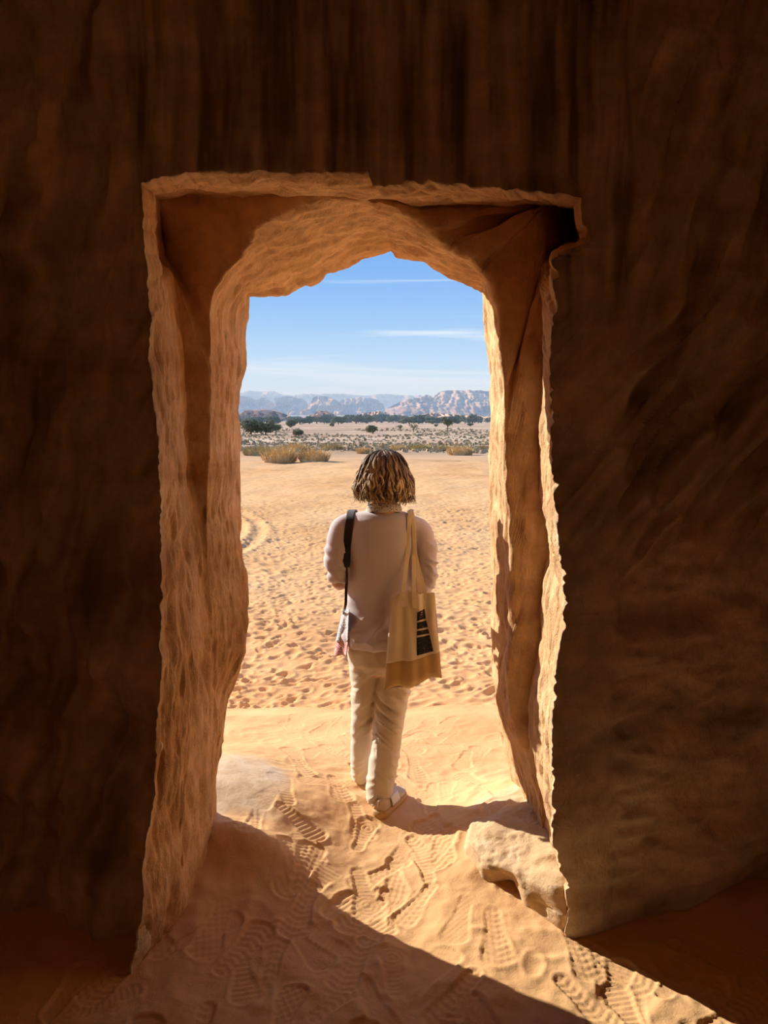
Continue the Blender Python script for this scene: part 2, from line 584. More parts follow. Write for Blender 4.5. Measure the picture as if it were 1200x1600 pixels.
# ------------------------------------------------------------------ floor of the tomb, sill and the rock apron outside
def base_h(X, Y):
    """smooth ground without prints: room floor, the two rock humps at the sill, the apron"""
    h = 0.012 * fbm(np.stack([X * 2.3, Y * 2.3, X * 0], -1), 3, 301)
    d = np.hypot((X + 0.80) / 0.62, (Y - 3.30) / 0.56)
    hl = 0.19 * np.exp(-(d ** 2) * 1.15)
    e = np.hypot((X + 0.54) / 0.20, (Y - 2.83 + .25 * (X + .54)) / 0.10)
    hl2 = 0.09 * np.exp(-e ** 2)
    dr = np.hypot((X - 0.66) / 0.42, (Y - 3.12) / 0.40)
    hr = 0.20 * np.exp(-(dr ** 2) * 1.2)
    h = h + hl + hl2 + hr
    ed = 4.72 + 0.10 * noise(np.stack([X * 1.3, X * 0, X * 0], -1), 5) + 0.05 * X
    h = h - 0.02 * sstep(3.6, 4.4, Y) - 0.75 * sstep(ed - 0.02, ed + 0.30, Y) - 0.05 * sstep(ed - .35, ed, Y)
    return h


def shoe_print(H, gx, gy, cx, cy, ang, L, kind, depth):
    """press one shoe sole into the height field"""
    W = L * 0.36
    ix0, ix1 = np.searchsorted(gx, (cx - L * .8, cx + L * .8))
    iy0, iy1 = np.searchsorted(gy, (cy - L * .8, cy + L * .8))
    if ix1 - ix0 < 4 or iy1 - iy0 < 4:
        return
    XX, YY = np.meshgrid(gx[ix0:ix1], gy[iy0:iy1], indexing='ij')
    c, s = math.cos(ang), math.sin(ang)
    u = (XX - cx) * c + (YY - cy) * s
    v = -(XX - cx) * s + (YY - cy) * c
    t = u / L + 0.5
    halfw = W * 0.5 * (0.78 + 0.26 * np.sin((t * 1.35 - 0.62) * PI) + 0.10 * np.cos(t * 2 * PI))
    r = np.maximum(np.abs(v) / np.maximum(halfw, 1e-3), np.abs(u) / (L * 0.5))
    r = np.where(np.abs(t - .5) > .36, np.hypot(v / np.maximum(halfw, 1e-3), (np.abs(t - .5) - .36) / .14), np.abs(v) / np.maximum(halfw, 1e-3))
    ins = 1 - sstep(0.86, 1.06, r)
    rim = np.exp(-((r - 1.16) / 0.16) ** 2)
    if kind == 0:
        tr = np.sin(u * 2 * PI / 0.021 + 1.2 * np.abs(v) / W)
    elif kind == 1:
        tr = np.sin((u + v) * 2 * PI / 0.017) * np.sin((u - v) * 2 * PI / 0.017) * 1.3
    elif kind == 2:
        tr = np.sin((u + 0.5 * np.abs(v)) * 2 * PI / 0.028) + 0.6 * np.sin(v * 2 * PI / 0.022)
    else:
        tr = np.sin(np.hypot(u - L * .22, v) * 2 * PI / 0.018)
    old = H[ix0:ix1, iy0:iy1]
    flat = old * (1 - ins * 0.75) + ins * 0.75 * np.sum(old * ins) / (np.sum(ins) + 1e-6)
    H[ix0:ix1, iy0:iy1] = flat - depth * ins + depth * 0.5 * rim * (1 - ins) + ins * depth * 0.45 * np.clip(tr, -1, 1)


gx = np.arange(-1.9, 1.9001, 0.0062)
gy = np.arange(1.7, 5.15, 0.0065)
GX, GY = np.meshgrid(gx, gy, indexing='ij')
rng = np.random.default_rng(7)
H = np.zeros_like(GX)
H += 0.006 * fbm(np.stack([GX * 9, GY * 9, GX * 0], -1), 3, 311)
for k in range(210):                                                   # scuffs and half-erased steps
    x, y = rng.uniform(-1.8, 1.8), rng.uniform(1.75, 4.7)
    r_ = rng.uniform(.03, .08)
    a_ = rng.uniform(0, PI)
    i0, i1 = np.searchsorted(gx, (x - .2, x + .2))
    j0, j1 = np.searchsorted(gy, (y - .2, y + .2))
    xx, yy = np.meshgrid(gx[i0:i1] - x, gy[j0:j1] - y, indexing='ij')
    uu = (xx * math.cos(a_) + yy * math.sin(a_)) / (r_ * 1.8)
    vv = (-xx * math.sin(a_) + yy * math.cos(a_)) / r_
    q = np.hypot(uu, vv)
    H[i0:i1, j0:j1] += 0.0035 * (1.1 * np.exp(-((q - 1.1) / .3) ** 2) - np.exp(-q ** 2))
for k in range(150):
    y = 1.75 + 2.7 * rng.uniform() ** 1.25
    x = rng.uniform(-1.1, 1.5) if y < 2.5 else rng.uniform(-.55, .5)
    shoe_print(H, gx, gy, x, y, PI / 2 + rng.normal(0, .5) + (PI if rng.uniform() < .5 else 0), rng.uniform(.23, .29), int(rng.choice((0, 0, 1, 1, 2, 2, 2, 3))), rng.uniform(.0022, .0046))
hum = np.exp(-(np.hypot((GX + .72) / .42, (GY - 3.25) / .40) ** 2) * 1.1)
soft = 1 - 0.55 * sstep(3.3, 3.9, GY)
H *= soft * (1 - 0.8 * sstep(.35, .7, hum))
H *= 1 - 0.9 * sstep(4.3, 4.6, GY)
HB = base_h(GX, GY)
rockmask = np.clip(sstep(.42, .75, hum + .12 * fbm(np.stack([GX * 8, GY * 8, GX * 0], -1), 3, 321)), 0, 1) * 0.9
hr_ = np.exp(-(np.hypot((GX - .62) / .4, (GY - 2.95) / .42) ** 2) * 1.1)
rockmask = np.maximum(rockmask, sstep(.5, .8, hr_ + .1 * fbm(np.stack([GX * 8, GY * 8, GX * 0], -1), 3, 331)) * .7)
V = np.stack([GX, GY, HB + H], -1)
fl = mesh_arrays('floor', V.reshape(-1, 3), grid_faces(len(gx), len(gy))[:, ::1], M_SAND, attrs={'rock': rockmask.ravel()})
tag(fl, 'trodden sand floor of the chamber and doorway full of shoe prints', kind='structure')
# coarser floor behind the camera and beside the doorway
cx_ = np.arange(-2.4, 2.41, 0.05)
cy_ = np.arange(-1.4, 3.6, 0.05)
CX, CY = np.meshgrid(cx_, cy_, indexing='ij')
CH = base_h(CX, CY) + 0.012 * fbm(np.stack([CX * 7, CY * 7, CX * 0], -1), 3, 341) - 0.02
CH = np.where((np.abs(CX) < 1.87) & (CY > 1.73), CH - 0.06, CH)
fl2 = mesh_arrays('floor', np.stack([CX, CY, CH], -1).reshape(-1, 3), grid_faces(len(cx_), len(cy_)), M_SAND)
tag(fl2, 'sand floor deeper in the chamber', kind='structure')

# ------------------------------------------------------------------ rock hump with a hollow at the right of the sill
def sill_rock():
    nt, nr = 140, 60
    th = np.linspace(0, 2 * PI, nt, endpoint=False)
    foot = np.array([G(740, 1366), G(752, 1384), G(800, 1412), G(850, 1440), G(884, 1470), (0.68, 2.52, 0), (0.84, 2.85, 0), (0.76, 3.10, 0), (0.50, 3.06, 0), (0.38, 2.98, 0), (0.335, 2.86, 0)])
    cen = np.array((0.56, 2.80))
    fa = np.arctan2(foot[:, 1] - cen[1], foot[:, 0] - cen[0])
    fr = np.hypot(foot[:, 0] - cen[0], foot[:, 1] - cen[1])
    o = np.argsort(fa)
    fa, fr = fa[o], fr[o]
    fr = np.interp(th, np.r_[fa[-3:] - 2 * PI, fa, fa[:3] + 2 * PI, fa + 2 * PI], np.r_[fr[-3:], fr, fr[:3], fr])
    for _ in range(3):
        fr = .5 * fr + .25 * (np.roll(fr, 1) + np.roll(fr, -1))
    rows = []
    for s in np.linspace(0, 1, nr):
        if s < 0.4:
            q = s / 0.4
            rad, z = 1.0 + 0.03 * math.sin(q * PI), -0.06 + q * 0.17
        else:
            q = (s - 0.4) / 0.6
            rad, z = math.cos(q * PI / 2) ** 0.75, 0.11 + 0.07 * math.sin(q * PI / 2) ** 1.4
        r = fr * rad
        X_ = cen[0] + r * np.cos(th)
        Y_ = cen[1] + r * np.sin(th)
        Z_ = np.full(nt, z)
        rows.append(np.stack([X_, Y_, Z_], -1))
    q = np.array(rows)
    hc = G(792, 1392, 0.03)                                             # the hollow
    d = np.sqrt(((q[..., 0] - hc[0]) / .085) ** 2 + ((q[..., 1] - hc[1]) / .10) ** 2 + ((q[..., 2] - 0.0) / .085) ** 2)
    pull = 0.16 * np.exp(-d ** 2 * 1.3)
    ctr = np.array((cen[0], cen[1], 0))
    dirv = ctr - q
    dirv[..., 2] = 0
    dirv /= np.linalg.norm(dirv, axis=-1, keepdims=True) + 1e-9
    q = q + dirv * pull[..., None]
    rough = 0.016 * fbm(q * 16, 4, 401) + 0.03 * noise(q * 4.5, 405)
    q = q - dirv * rough[..., None] * 0.8
    q[..., 2] += 0.5 * rough * (np.linspace(0, 1, nr)[:, None] > .3)
    q[..., 2] += 0.06 * sstep(.45, .75, q[..., 0]) * np.linspace(0, 1, nr)[:, None]
    ob = mesh_arrays('sill_rock', q.reshape(-1, 3), grid_faces(nr, nt, True), M_PALE)
    return tag(ob, 'low pale rock hump with a hollow at the right foot of the doorway', 'rock')


def make_pale():
    m = Mat('pale_rock', 0.95, 0.1)
    n2 = m.noise(9, 6, 0.65)
    c = m.ramp(n2, [(0.3, (0.50, 0.34, 0.19)), (0.5, (0.62, 0.44, 0.26)), (0.7, (0.68, 0.52, 0.35))])
    m.color(c)
    m.bump(m.noise(60, 6, 0.7), 0.006, 0.9)
    return m.m


M_PALE = make_pale()
sill_rock()

# ------------------------------------------------------------------ sand plain outside
PIT_N = 700
def pit_tile(seed, size=4.0, n=520, count=900):
    """a repeating square of trampled sand: height in metres"""
    rg = np.random.default_rng(seed)
    T = np.zeros((n, n))
    px = size / n
    for k in range(count):
        x, y = rg.uniform(0, size, 2)
        a = rg.normal(PI / 2, .9)
        L = rg.uniform(.05, .11)
        W = L * rg.uniform(.5, .75)
        R = int(L * 2.2 / px)
        i0, j0 = int(x / px), int(y / px)
        ii = (np.arange(-R, R + 1))
        xx, yy = np.meshgrid(ii * px, ii * px, indexing='ij')
        u = (xx * math.cos(a) + yy * math.sin(a)) / L
        v = (-xx * math.sin(a) + yy * math.cos(a)) / W
        q = np.hypot(u, v)
        st = rg.uniform(.6, 1.2) * .020
        T[np.ix_((i0 + ii) % n, (j0 + ii) % n)] += st * (.75 * np.exp(-((q - 1.15) / .35) ** 2) - np.exp(-(q / .85) ** 4))
    return T


TILE = pit_tile(3)


def tile_h(X, Y, size=4.0):
    n = TILE.shape[0]
    u, v = (X / size % 1) * n, (Y / size % 1) * n
    i, j = np.floor(u).astype(int), np.floor(v).astype(int)
    a, b = u - i, v - j
    i1, j1 = (i + 1) % n, (j + 1) % n
    i, j = i % n, j % n
    return TILE[i, j] * (1 - a) * (1 - b) + TILE[i1, j] * a * (1 - b) + TILE[i, j1] * (1 - a) * b + TILE[i1, j1] * a * b


def plain_z(X, Y):
    """height of the desert floor outside"""
    z = -0.72 - 0.35 * sstep(8, 45, Y) - 2.2 * sstep(40, 150, Y) - 6.0 * sstep(150, 1200, Y)
    return z


nd, na = 900, 460
tD = np.linspace(0, 1, nd)
Dv = 4.5 * (50.0 / 4.5) ** tD
av = np.linspace(-0.42, 0.42, na)
PD, PA = np.meshgrid(Dv, av, indexing='ij')
PX = PD * PA
wx = PX + 0.35 * noise(np.stack([PX * .7, PD * .7, PX * 0], -1), 511)
wy = PD + 0.35 * noise(np.stack([PX * .7, PD * .7, PX * 0 + 9], -1), 512)
amp = (0.75 + 0.35 * noise(np.stack([PX * .5, PD * .25, PX * 0], -1), 513)) * (1 - 0.75 * sstep(17, 30, PD))
PZ = plain_z(PX, PD) + tile_h(wx, wy) * amp * .8 + 0.05 * fbm(np.stack([PX * .5, PD * .35, PX * 0], -1), 3, 514) \
    + 0.012 * fbm(np.stack([PX * 6, PD * 6, PX * 0], -1), 2, 515)
# wheel tracks curving in from the left
for off in (0.0, 0.42, 1.5, 1.92):
    cxk = -4.4 + off * .9 - 0.055 * (PD - 15.5) ** 2
    dd_ = PX - cxk
    m_ = (PD < 22) * (PD > 11)
    PZ += m_ * (-0.035 * np.exp(-(dd_ / .13) ** 2) + 0.022 * np.exp(-((np.abs(dd_) - .24) / .09) ** 2))


def make_plain():
    m = Mat('desert_sand', 0.97, 0.05)
    n1 = m.noise(0.35, 5, 0.6)
    c = m.ramp(n1, [(0.3, (0.61, 0.33, 0.14)), (0.5, (0.70, 0.405, 0.185)), (0.72, (0.735, 0.45, 0.22))])
    sp = m.n.new('ShaderNodeSeparateXYZ')
    m.l.new(m.tc.outputs['Object'], sp.inputs[0])
    far = m.maprange(sp.outputs['Y'], 40, 66)
    n3 = m.noise(0.045, 6, 0.7, stretch=(0.45, 1.0, 1))
    pale = m.ramp(n3, [(0.36, (0.34, 0.225, 0.14)), (0.5, (0.47, 0.325, 0.215)), (0.66, (0.66, 0.51, 0.37))])
    c = m.mix(far, c, pale)
    m.color(c)
    m.bump(m.noise(40, 4, 0.7), 0.006, 0.5)
    return m.m


M_PLAIN = make_plain()
fld = mesh_arrays('sand_plain', np.stack([PX, PD, PZ], -1).reshape(-1, 3), grid_faces(nd, na)[:, ::-1], M_PLAIN)
tag(fld, 'orange sand plain pitted with footprints beyond the doorway', kind='structure')
nd2, na2 = 260, 160
D2 = 49.0 * (9000.0 / 49.0) ** np.linspace(0, 1, nd2)
FD, FA = np.meshgrid(D2, np.linspace(-0.7, 0.7, na2), indexing='ij')
FX = FD * FA
FZ = plain_z(FX, FD) + 0.12 * fbm(np.stack([FX * .12, FD * .12, FX * 0], -1), 4, 521) * sstep(49, 70, FD) - 0.03
fld2 = mesh_arrays('desert_floor', np.stack([FX, FD, FZ], -1).reshape(-1, 3), grid_faces(nd2, na2)[:, ::-1], M_PLAIN)
tag(fld2, 'pale desert floor running out to the hills', kind='structure')
# sand beside the tomb, out of the picture, so the cliff foot is closed
sx = np.linspace(-14, 14, 120)
sy = np.linspace(3.4, 9.0, 40)
SX, SY = np.meshgrid(sx, sy, indexing='ij')
SZ = -0.80 - 0.1 * (np.abs(SX) < .45 * SY) + 0.04 * fbm(np.stack([SX, SY, SX * 0], -1), 3, 531)
tag(mesh_arrays('sand_apron', np.stack([SX, SY, SZ], -1).reshape(-1, 3), grid_faces(120, 40)[:, ::1], M_PLAIN), 'sand banked along the foot of the cliff', kind='structure')
sx = np.r_[np.linspace(-60, -3, 60)]
for sg, nm in ((-1, 'left'), (1, 'right')):
    a_ = np.linspace(0.41, 4.0, 60)
    dv_ = 6.0 * (46.0 / 6.0) ** np.linspace(0, 1, 60)
    DD, AA = np.meshgrid(dv_, a_, indexing='ij')
    xx = DD * AA * sg
    zz = plain_z(xx, DD) + 0.04 * fbm(np.stack([xx, DD, xx * 0], -1), 3, 541) - .03
    ff = grid_faces(60, 60)
    tag(mesh_arrays('sand_flank', np.stack([xx, DD, zz], -1).reshape(-1, 3), ff if sg > 0 else ff[:, ::-1], M_PLAIN), 'sand plain to the %s of the tomb' % nm, kind='structure')
# ------------------------------------------------------------------ the person in the doorway
PD0 = 3.35
DG = None


def local(o, root):
    """geometry is written in world space; keep it there under a moved Empty"""
    o.parent = root
    o.location = -root.location
    return o


def ring_tube(rings, n=24):
    """rings: (centre, right vector, forward vector) -> closed tube verts, quads"""
    th = np.linspace(0, 2 * PI, n, endpoint=False)
    vs = []
    for c, a, b in rings:
        vs.append(np.array(c)[None] + np.cos(th)[:, None] * np.array(a)[None] + np.sin(th)[:, None] * np.array(b)[None])
    V = np.concatenate(vs)
    F = grid_faces(len(rings), n, True).tolist()
    F.append(list(range(n))[::-1])
    F.append([(len(rings) - 1) * n + k for k in range(n)])
    return V, F


def limb(pts, rad, n=16, sub=6):
    """tapered round tube through points, smoothly interpolated"""
    pts = np.array(pts, float)
    rad = np.array(rad, float)
    t = np.arange(len(pts))
    tt = np.linspace(0, len(pts) - 1, (len(pts) - 1) * sub + 1)
    # Catmull-Rom
    pp = np.vstack([2 * pts[0] - pts[1], pts, 2 * pts[-1] - pts[-2]])
    out = []
    for q in tt:
        i = min(int(q), len(pts) - 2)
        u = q - i
        p0, p1, p2, p3 = pp[i], pp[i + 1], pp[i + 2], pp[i + 3]
        out.append(0.5 * ((2 * p1) + (-p0 + p2) * u + (2 * p0 - 5 * p1 + 4 * p2 - p3) * u * u + (-p0 + 3 * p1 - 3 * p2 + p3) * u ** 3))
    out = np.array(out)
    rr = np.interp(tt, t, rad)
    tan = np.gradient(out, axis=0)
    tan /= np.linalg.norm(tan, axis=1, keepdims=True)
    ref = np.array((0.31, 0.2, 0.93)) if abs(tan[0][2]) < 0.8 else np.array((1.0, 0.1, 0.0))
    rings = []
    a = np.cross(tan[0], ref)
    for k in range(len(out)):
        a = a - tan[k] * np.dot(a, tan[k])
        a /= np.linalg.norm(a)
        b = np.cross(tan[k], a)
        rings.append((out[k], a * rr[k], b * rr[k]))
    # rounded ends
    e0 = [(out[0] - tan[0] * rr[0] * math.sin(q), rings[0][1] * math.cos(q), rings[0][2] * math.cos(q)) for q in (1.35, 0.9, 0.45)]
    e1 = [(out[-1] + tan[-1] * rr[-1] * math.sin(q), rings[-1][1] * math.cos(q), rings[-1][2] * math.cos(q)) for q in (0.45, 0.9, 1.35)]
    return ring_tube(e0 + rings + e1, n)


def ball(c, r, n=18):
    r = np.array(r if hasattr(r, '__len__') else (r, r, r), float)
    rings = []
    for q in np.linspace(-PI / 2 + 0.12, PI / 2 - 0.12, n):
        rings.append((np.array(c) + (0, 0, math.sin(q) * r[2]), (math.cos(q) * r[0], 0, 0), (0, math.cos(q) * r[1], 0)))
    return ring_tube(rings, 24)


def fuse(name, parts, voxel, smooth_it=6, mat=None, fold=None):
    """join closed shapes into ONE continuous surface (voxel remesh), then relax it"""
    vs, fs, off = [], [], 0
    for V, F in parts:
        vs += V.tolist()
        fs += [[i + off for i in f] for f in F]
        off += len(V)
    me = bpy.data.meshes.new(name + '_raw')
    me.from_pydata(vs, [], fs)
    ob = bpy.data.objects.new(name, me)
    COL.objects.link(ob)
    md = ob.modifiers.new('r', 'REMESH')
    md.mode = 'VOXEL'
    md.voxel_size = voxel
    md.adaptivity = 0
    if smooth_it:
        ms = ob.modifiers.new('s', 'SMOOTH')
        ms.factor = 0.5
        ms.iterations = smooth_it
    dg = bpy.context.evaluated_depsgraph_get()
    dg.update()
    nm = bpy.data.meshes.new_from_object(ob.evaluated_get(dg))
    ob.modifiers.clear()
    ob.data = nm
    nm.name = name
    bpy.data.meshes.remove(me)
    nv = len(nm.vertices)
    if fold:
        co = np.empty(nv * 3, np.float32)
        nm.vertices.foreach_get('co', co)
        no = np.empty(nv * 3, np.float32)
        nm.vertices.foreach_get('normal', no)
        co, no = co.reshape(-1, 3).astype(float), no.reshape(-1, 3).astype(float)
        co = co + no * fold(co, no)[:, None]
        nm.vertices.foreach_set('co', co.astype(np.float32).ravel())
        nm.update()
    nm.polygons.foreach_set('use_smooth', np.ones(len(nm.polygons), dtype=bool))
    nm.materials.clear()
    if mat:
        nm.materials.append(mat)
    return ob


def cloth_mat(name, col, col2=None, weave=900, rough=0.9, bump=0.0006):
    m = Mat(name, rough, 0.15)
    n = m.noise(7, 4, 0.6)
    c2 = col2 or tuple(min(1, q * 1.12) for q in col)
    m.color(m.ramp(n, [(0.35, col), (0.65, c2)]))
    m.bump(m.noise(weave, 2, 0.5), bump, 0.6)
    m.b.inputs['Sheen Weight'].default_value = 0.25
    return m.m


M_SKIN = Mat('skin', 0.5, 0.35).color((0.62, 0.36, 0.25)).m
M_SHIRT = cloth_mat('pale_pink_knit', (0.57, 0.50, 0.515), (0.62, 0.545, 0.56))
M_TROUS = cloth_mat('cream_cotton', (0.66, 0.56, 0.42), (0.71, 0.61, 0.47), 700)
M_UPPER = cloth_mat('beige_suede', (0.52, 0.38, 0.24), (0.58, 0.43, 0.28), 500)
M_WHITE = cloth_mat('white_leather', (0.74, 0.68, 0.60), None, 300, 0.6)
M_SOLE = Mat('gum_sole', 0.7, 0.2).color((0.50, 0.30, 0.13)).m
M_CANVAS = cloth_mat('natural_canvas', (0.76, 0.63, 0.42), (0.81, 0.68, 0.47), 800)
M_BAND = cloth_mat('tan_canvas', (0.54, 0.35, 0.135), (0.59, 0.39, 0.16), 800)
M_BLACK = cloth_mat('black_webbing', (0.018, 0.017, 0.018), (0.026, 0.025, 0.026), 600, 0.75)


def make_print():
    m = Mat('black_print', 0.8, 0.2)
    n = m.noise(260, 3, 0.7)
    m.color(m.ramp(n, [(0.62, (0.022, 0.022, 0.024)), (0.70, (0.55, 0.46, 0.34))]))
    return m.m


def make_dots(name, base, spots, scale, thr):
    m = Mat(name, 0.9, 0.15)
    v = m.n.new('ShaderNodeTexVoronoi')
    v.inputs['Scale'].default_value = scale
    m.l.new(m.tc.outputs['Object'], v.inputs['Vector'])
    f = m.maprange(v.outputs['Distance'], thr, thr + 0.08)
    m.color(m.mix(f, spots, base))
    return m.m


M_PRINT = make_print()
M_COLLAR = make_dots('dotted_cotton', (0.70, 0.64, 0.54), (0.20, 0.15, 0.12), 150, 0.34)
M_BLOUSE = make_dots('speckled_cotton', (0.66, 0.64, 0.66), (0.17, 0.19, 0.26), 130, 0.36)
M_BLOUSE2 = make_dots('red_speckled_cotton', (0.66, 0.42, 0.40), (0.45, 0.09, 0.10), 130, 0.40)

person = empty('person', (0.0, PD0, 0.0))
tag(person, 'person seen from behind in pale jumper and cream trousers standing in the doorway', 'person')


def row_ring(y, xl, xr, D, b, bulge=1.0):
    a, c = P(xl, y, D), P(xr, y, D)
    m = (a + c) / 2
    return (m, ((c[0] - a[0]) / 2 * bulge, 0, 0), (0, b, 0))


# --- jumper: torso and sleeves
torso = ring_tube([row_ring(797, 585, 617, 3.36, .045), row_ring(799, 570, 630, 3.36, .058), row_ring(802, 552, 644, 3.355, .070),
                   row_ring(810, 541, 654, 3.35, .092), row_ring(826, 540, 656, 3.345, .108),
                   row_ring(850, 539, 654, 3.345, .118), row_ring(880, 541, 651, 3.35, .120), row_ring(915, 543, 649, 3.36, .118),
                   row_ring(945, 543, 648, 3.37, .120), row_ring(970, 540, 649, 3.37, .130), row_ring(988, 537, 649, 3.37, .140),
                   row_ring(999, 537, 649, 3.37, .146), row_ring(1004, 539, 647, 3.37, .143)], 40)
sh_l, el_l = P(537, 817, 3.345), P(527, 900, 3.30)
sh_r, el_r = P(656, 822, 3.345), P(663, 910, 3.31)
wr_l, wr_r = np.array((-0.105, 3.53, 1.07)), np.array((0.115, 3.54, 1.05))
sl_end_l, sl_end_r = el_l + (wr_l - el_l) * 0.10 + (0, 0, -0.004), el_r + (wr_r - el_r) * 0.16
sleeve_l = limb([sh_l + (0.035, 0, -.005), sh_l + (-.006, -.004, -.03), (sh_l + el_l) / 2 + (-.014, -.008, 0), el_l + (0, 0, .02), sl_end_l], [.055, .058, .052, .046, .046], 20)
sleeve_r = limb([sh_r + (-0.035, 0, -.005), sh_r + (.004, -.004, -.03), (sh_r + el_r) / 2 + (.014, -.008, 0), el_r + (.004, 0, .015), sl_end_r], [.056, .056, .052, .049, .047], 20)


def shirt_fold(co, no):
    x, y, z = co.T
    zz = z * 1.0
    low = 1 - sstep(.80, .98, z)
    dgl = noise(np.stack([x * 8 + z * 14, y * 3, z * 12 - x * 10], -1), 601)
    d = np.maximum(0.022 * low * (1 - 2.2 * np.abs(dgl) ** .8) + .004 * low, -.007) * (.15 + .85 * sstep(.745, .80, z))
    arm = sstep(.155, .19, np.abs(x - .01))
    wr = noise(np.stack([x * 12, y * 14, z * 42 + x * 25], -1), 602)
    d = d + arm * 0.007 * (1 - 2 * np.abs(wr)) * (1 - sstep(1.16, 1.28, z)) * 1.2
    d = d + 0.004 * noise(np.stack([x * 11, y * 9, z * 7], -1), 603)
    return d


shirt = fuse('shirt', [torso, sleeve_l, sleeve_r], 0.0075, 7, M_SHIRT, shirt_fold)
local(shirt, person)
tag(shirt, 'pale pinkish grey jumper with pushed-up sleeves')

# --- trousers
leg_l = ring_tube([row_ring(985, 546, 600, 3.37, .115), row_ring(1010, 542, 594, 3.37, .11), row_ring(1040, 546, 592, 3.375, .095), row_ring(1075, 549, 589, 3.385, .082),
                   row_ring(1110, 550, 586, 3.40, .074), row_ring(1145, 548, 582, 3.42, .068), row_ring(1180, 548, 579, 3.445, .064),
                   row_ring(1202, 549, 577, 3.465, .062), row_ring(1216, 549, 575, 3.478, .064)], 28)
leg_r = ring_tube([row_ring(985, 592, 646, 3.37, .115), row_ring(1010, 590, 647, 3.37, .11), row_ring(1040, 589, 647, 3.365, .098), row_ring(1075, 587, 642, 3.355, .085),
                   row_ring(1110, 584, 633, 3.335, .078), row_ring(1145, 582, 628, 3.31, .072), row_ring(1180, 578, 625, 3.29, .068),
                   row_ring(1210, 574, 619, 3.27, .066), row_ring(1232, 572, 614, 3.252, .068), row_ring(1248, 572, 613, 3.245, .071)], 28)
hips = ring_tube([row_ring(975, 548, 643, 3.37, .112), row_ring(990, 544, 645, 3.37, .12), row_ring(1010, 541, 648, 3.365, .128), row_ring(1030, 544, 648, 3.365, .124), row_ring(1046, 550, 643, 3.37, .10)], 36)


def trouser_fold(co, no):
    x, y, z = co.T
    knee = np.exp(-((z - .47) / .13) ** 2)
    ank = 1 - sstep(.08, .26, z)
    seat = sstep(.62, .72, z)
    sx_ = np.where(x < -.035, -1, 1)
    w = noise(np.stack([x * 5 + sx_ * 3, y * 4, z * 40 + x * 26 * sx_], -1), 611)
    w2 = noise(np.stack([x * 16, y * 12, z * 24 + x * 20 * sx_], -1), 612)
    flat = .35 + .9 * np.clip(np.abs(no[:, 1]), 0, 1) ** 2
    d = 0.012 * flat * (knee + .8 * ank) * (1 - 2.4 * np.abs(w)) + 0.003 * (1 - 2 * np.abs(w2)) * (1 - .5 * seat)
    d = d + 0.004 * seat * noise(np.stack([x * 18 + z * 14, y * 9, z * 10], -1), 613)
    return d


trousers = fuse('trousers', [leg_l, leg_r, hips], 0.007, 6, M_TROUS, trouser_fold)
local(trousers, person)
tag(trousers, 'cream cotton trousers creased at the knees')

# --- body: head, neck, trunk, arms, hands and legs as one surface
hc = P(600, 748, 3.365)                                                # head centre
head = ball(hc + (0, .002, .012), (.074, .094, .098))
jaw = ball(hc + (0, .030, -.055), (.054, .062, .055))
neck = limb([hc + (0, -.014, -.06), hc + (0, -.018, -.11), hc + (0, -.012, -.16)], [.054, .053, .062], 20)
nose = limb([hc + (0, .094, .022), hc + (0, .108, -.008), hc + (0, .108, -.016)], [.007, .010, .012], 12)
lips = ball(hc + (0, .088, -.048), (.021, .008, .008))
brow = ball(hc + (0, .086, .030), (.046, .012, .010))
ear_l, ear_r = ball(hc + (-.076, -.006, -.004), (.008, .019, .030)), ball(hc + (.076, -.006, -.004), (.008, .019, .030))
trunk = ring_tube([row_ring(799, 578, 622, 3.355, .05), row_ring(812, 552, 646, 3.35, .074), row_ring(828, 547, 649, 3.35, .09), row_ring(880, 548, 644, 3.355, .10),
                   row_ring(940, 550, 641, 3.365, .098), row_ring(990, 549, 641, 3.37, .108), row_ring(1030, 550, 640, 3.37, .108), row_ring(1050, 560, 632, 3.37, .08)], 32)


def hand(w, d, up, thumb_side, curl):
    """palm, four bent fingers of unequal length and a thumb leaving the side of the palm"""
    d, up = np.array(d, float), np.array(up, float)
    d /= np.linalg.norm(d)
    up -= d * np.dot(up, d)
    up /= np.linalg.norm(up)
    s = np.cross(d, up) * thumb_side                                   # towards the thumb
    out = []
    for k in range(4):                                                 # palm: four metacarpals side by side
        o = s * (.027 - .018 * k)
        out.append(limb([w + o * .7, w + d * .04 + o * .95, w + d * (.084 - .004 * abs(k - 1)) + o], [.014, .0145, .0125], 12, 4))
        L = (.070, .078, .073, .058)[k]
        p0 = w + d * (.084 - .004 * abs(k - 1)) + o
        a1, a2, a3 = curl, curl * 2.1, curl * 3.0
        p1 = p0 + (d * math.cos(a1) - up * math.sin(a1)) * L * .42
        p2 = p1 + (d * math.cos(a2) - up * math.sin(a2)) * L * .33
        p3 = p2 + (d * math.cos(a3) - up * math.sin(a3)) * L * .25
        out.append(limb([p0, p1, p2, p3], [.0095, .0088, .0080, .0068], 12, 4))
    t0 = w + d * .022 + s * .024
    t1 = t0 + d * .026 + s * .024 - up * .008
    t2 = t1 + d * .028 + s * .006 - up * .012
    t3 = t2 + d * .020 - s * .008 - up * .010
    out.append(limb([w + d * .012 + s * .010, t0, t1, t2, t3], [.013, .0135, .0115, .0095, .0078], 12, 4))
    return out


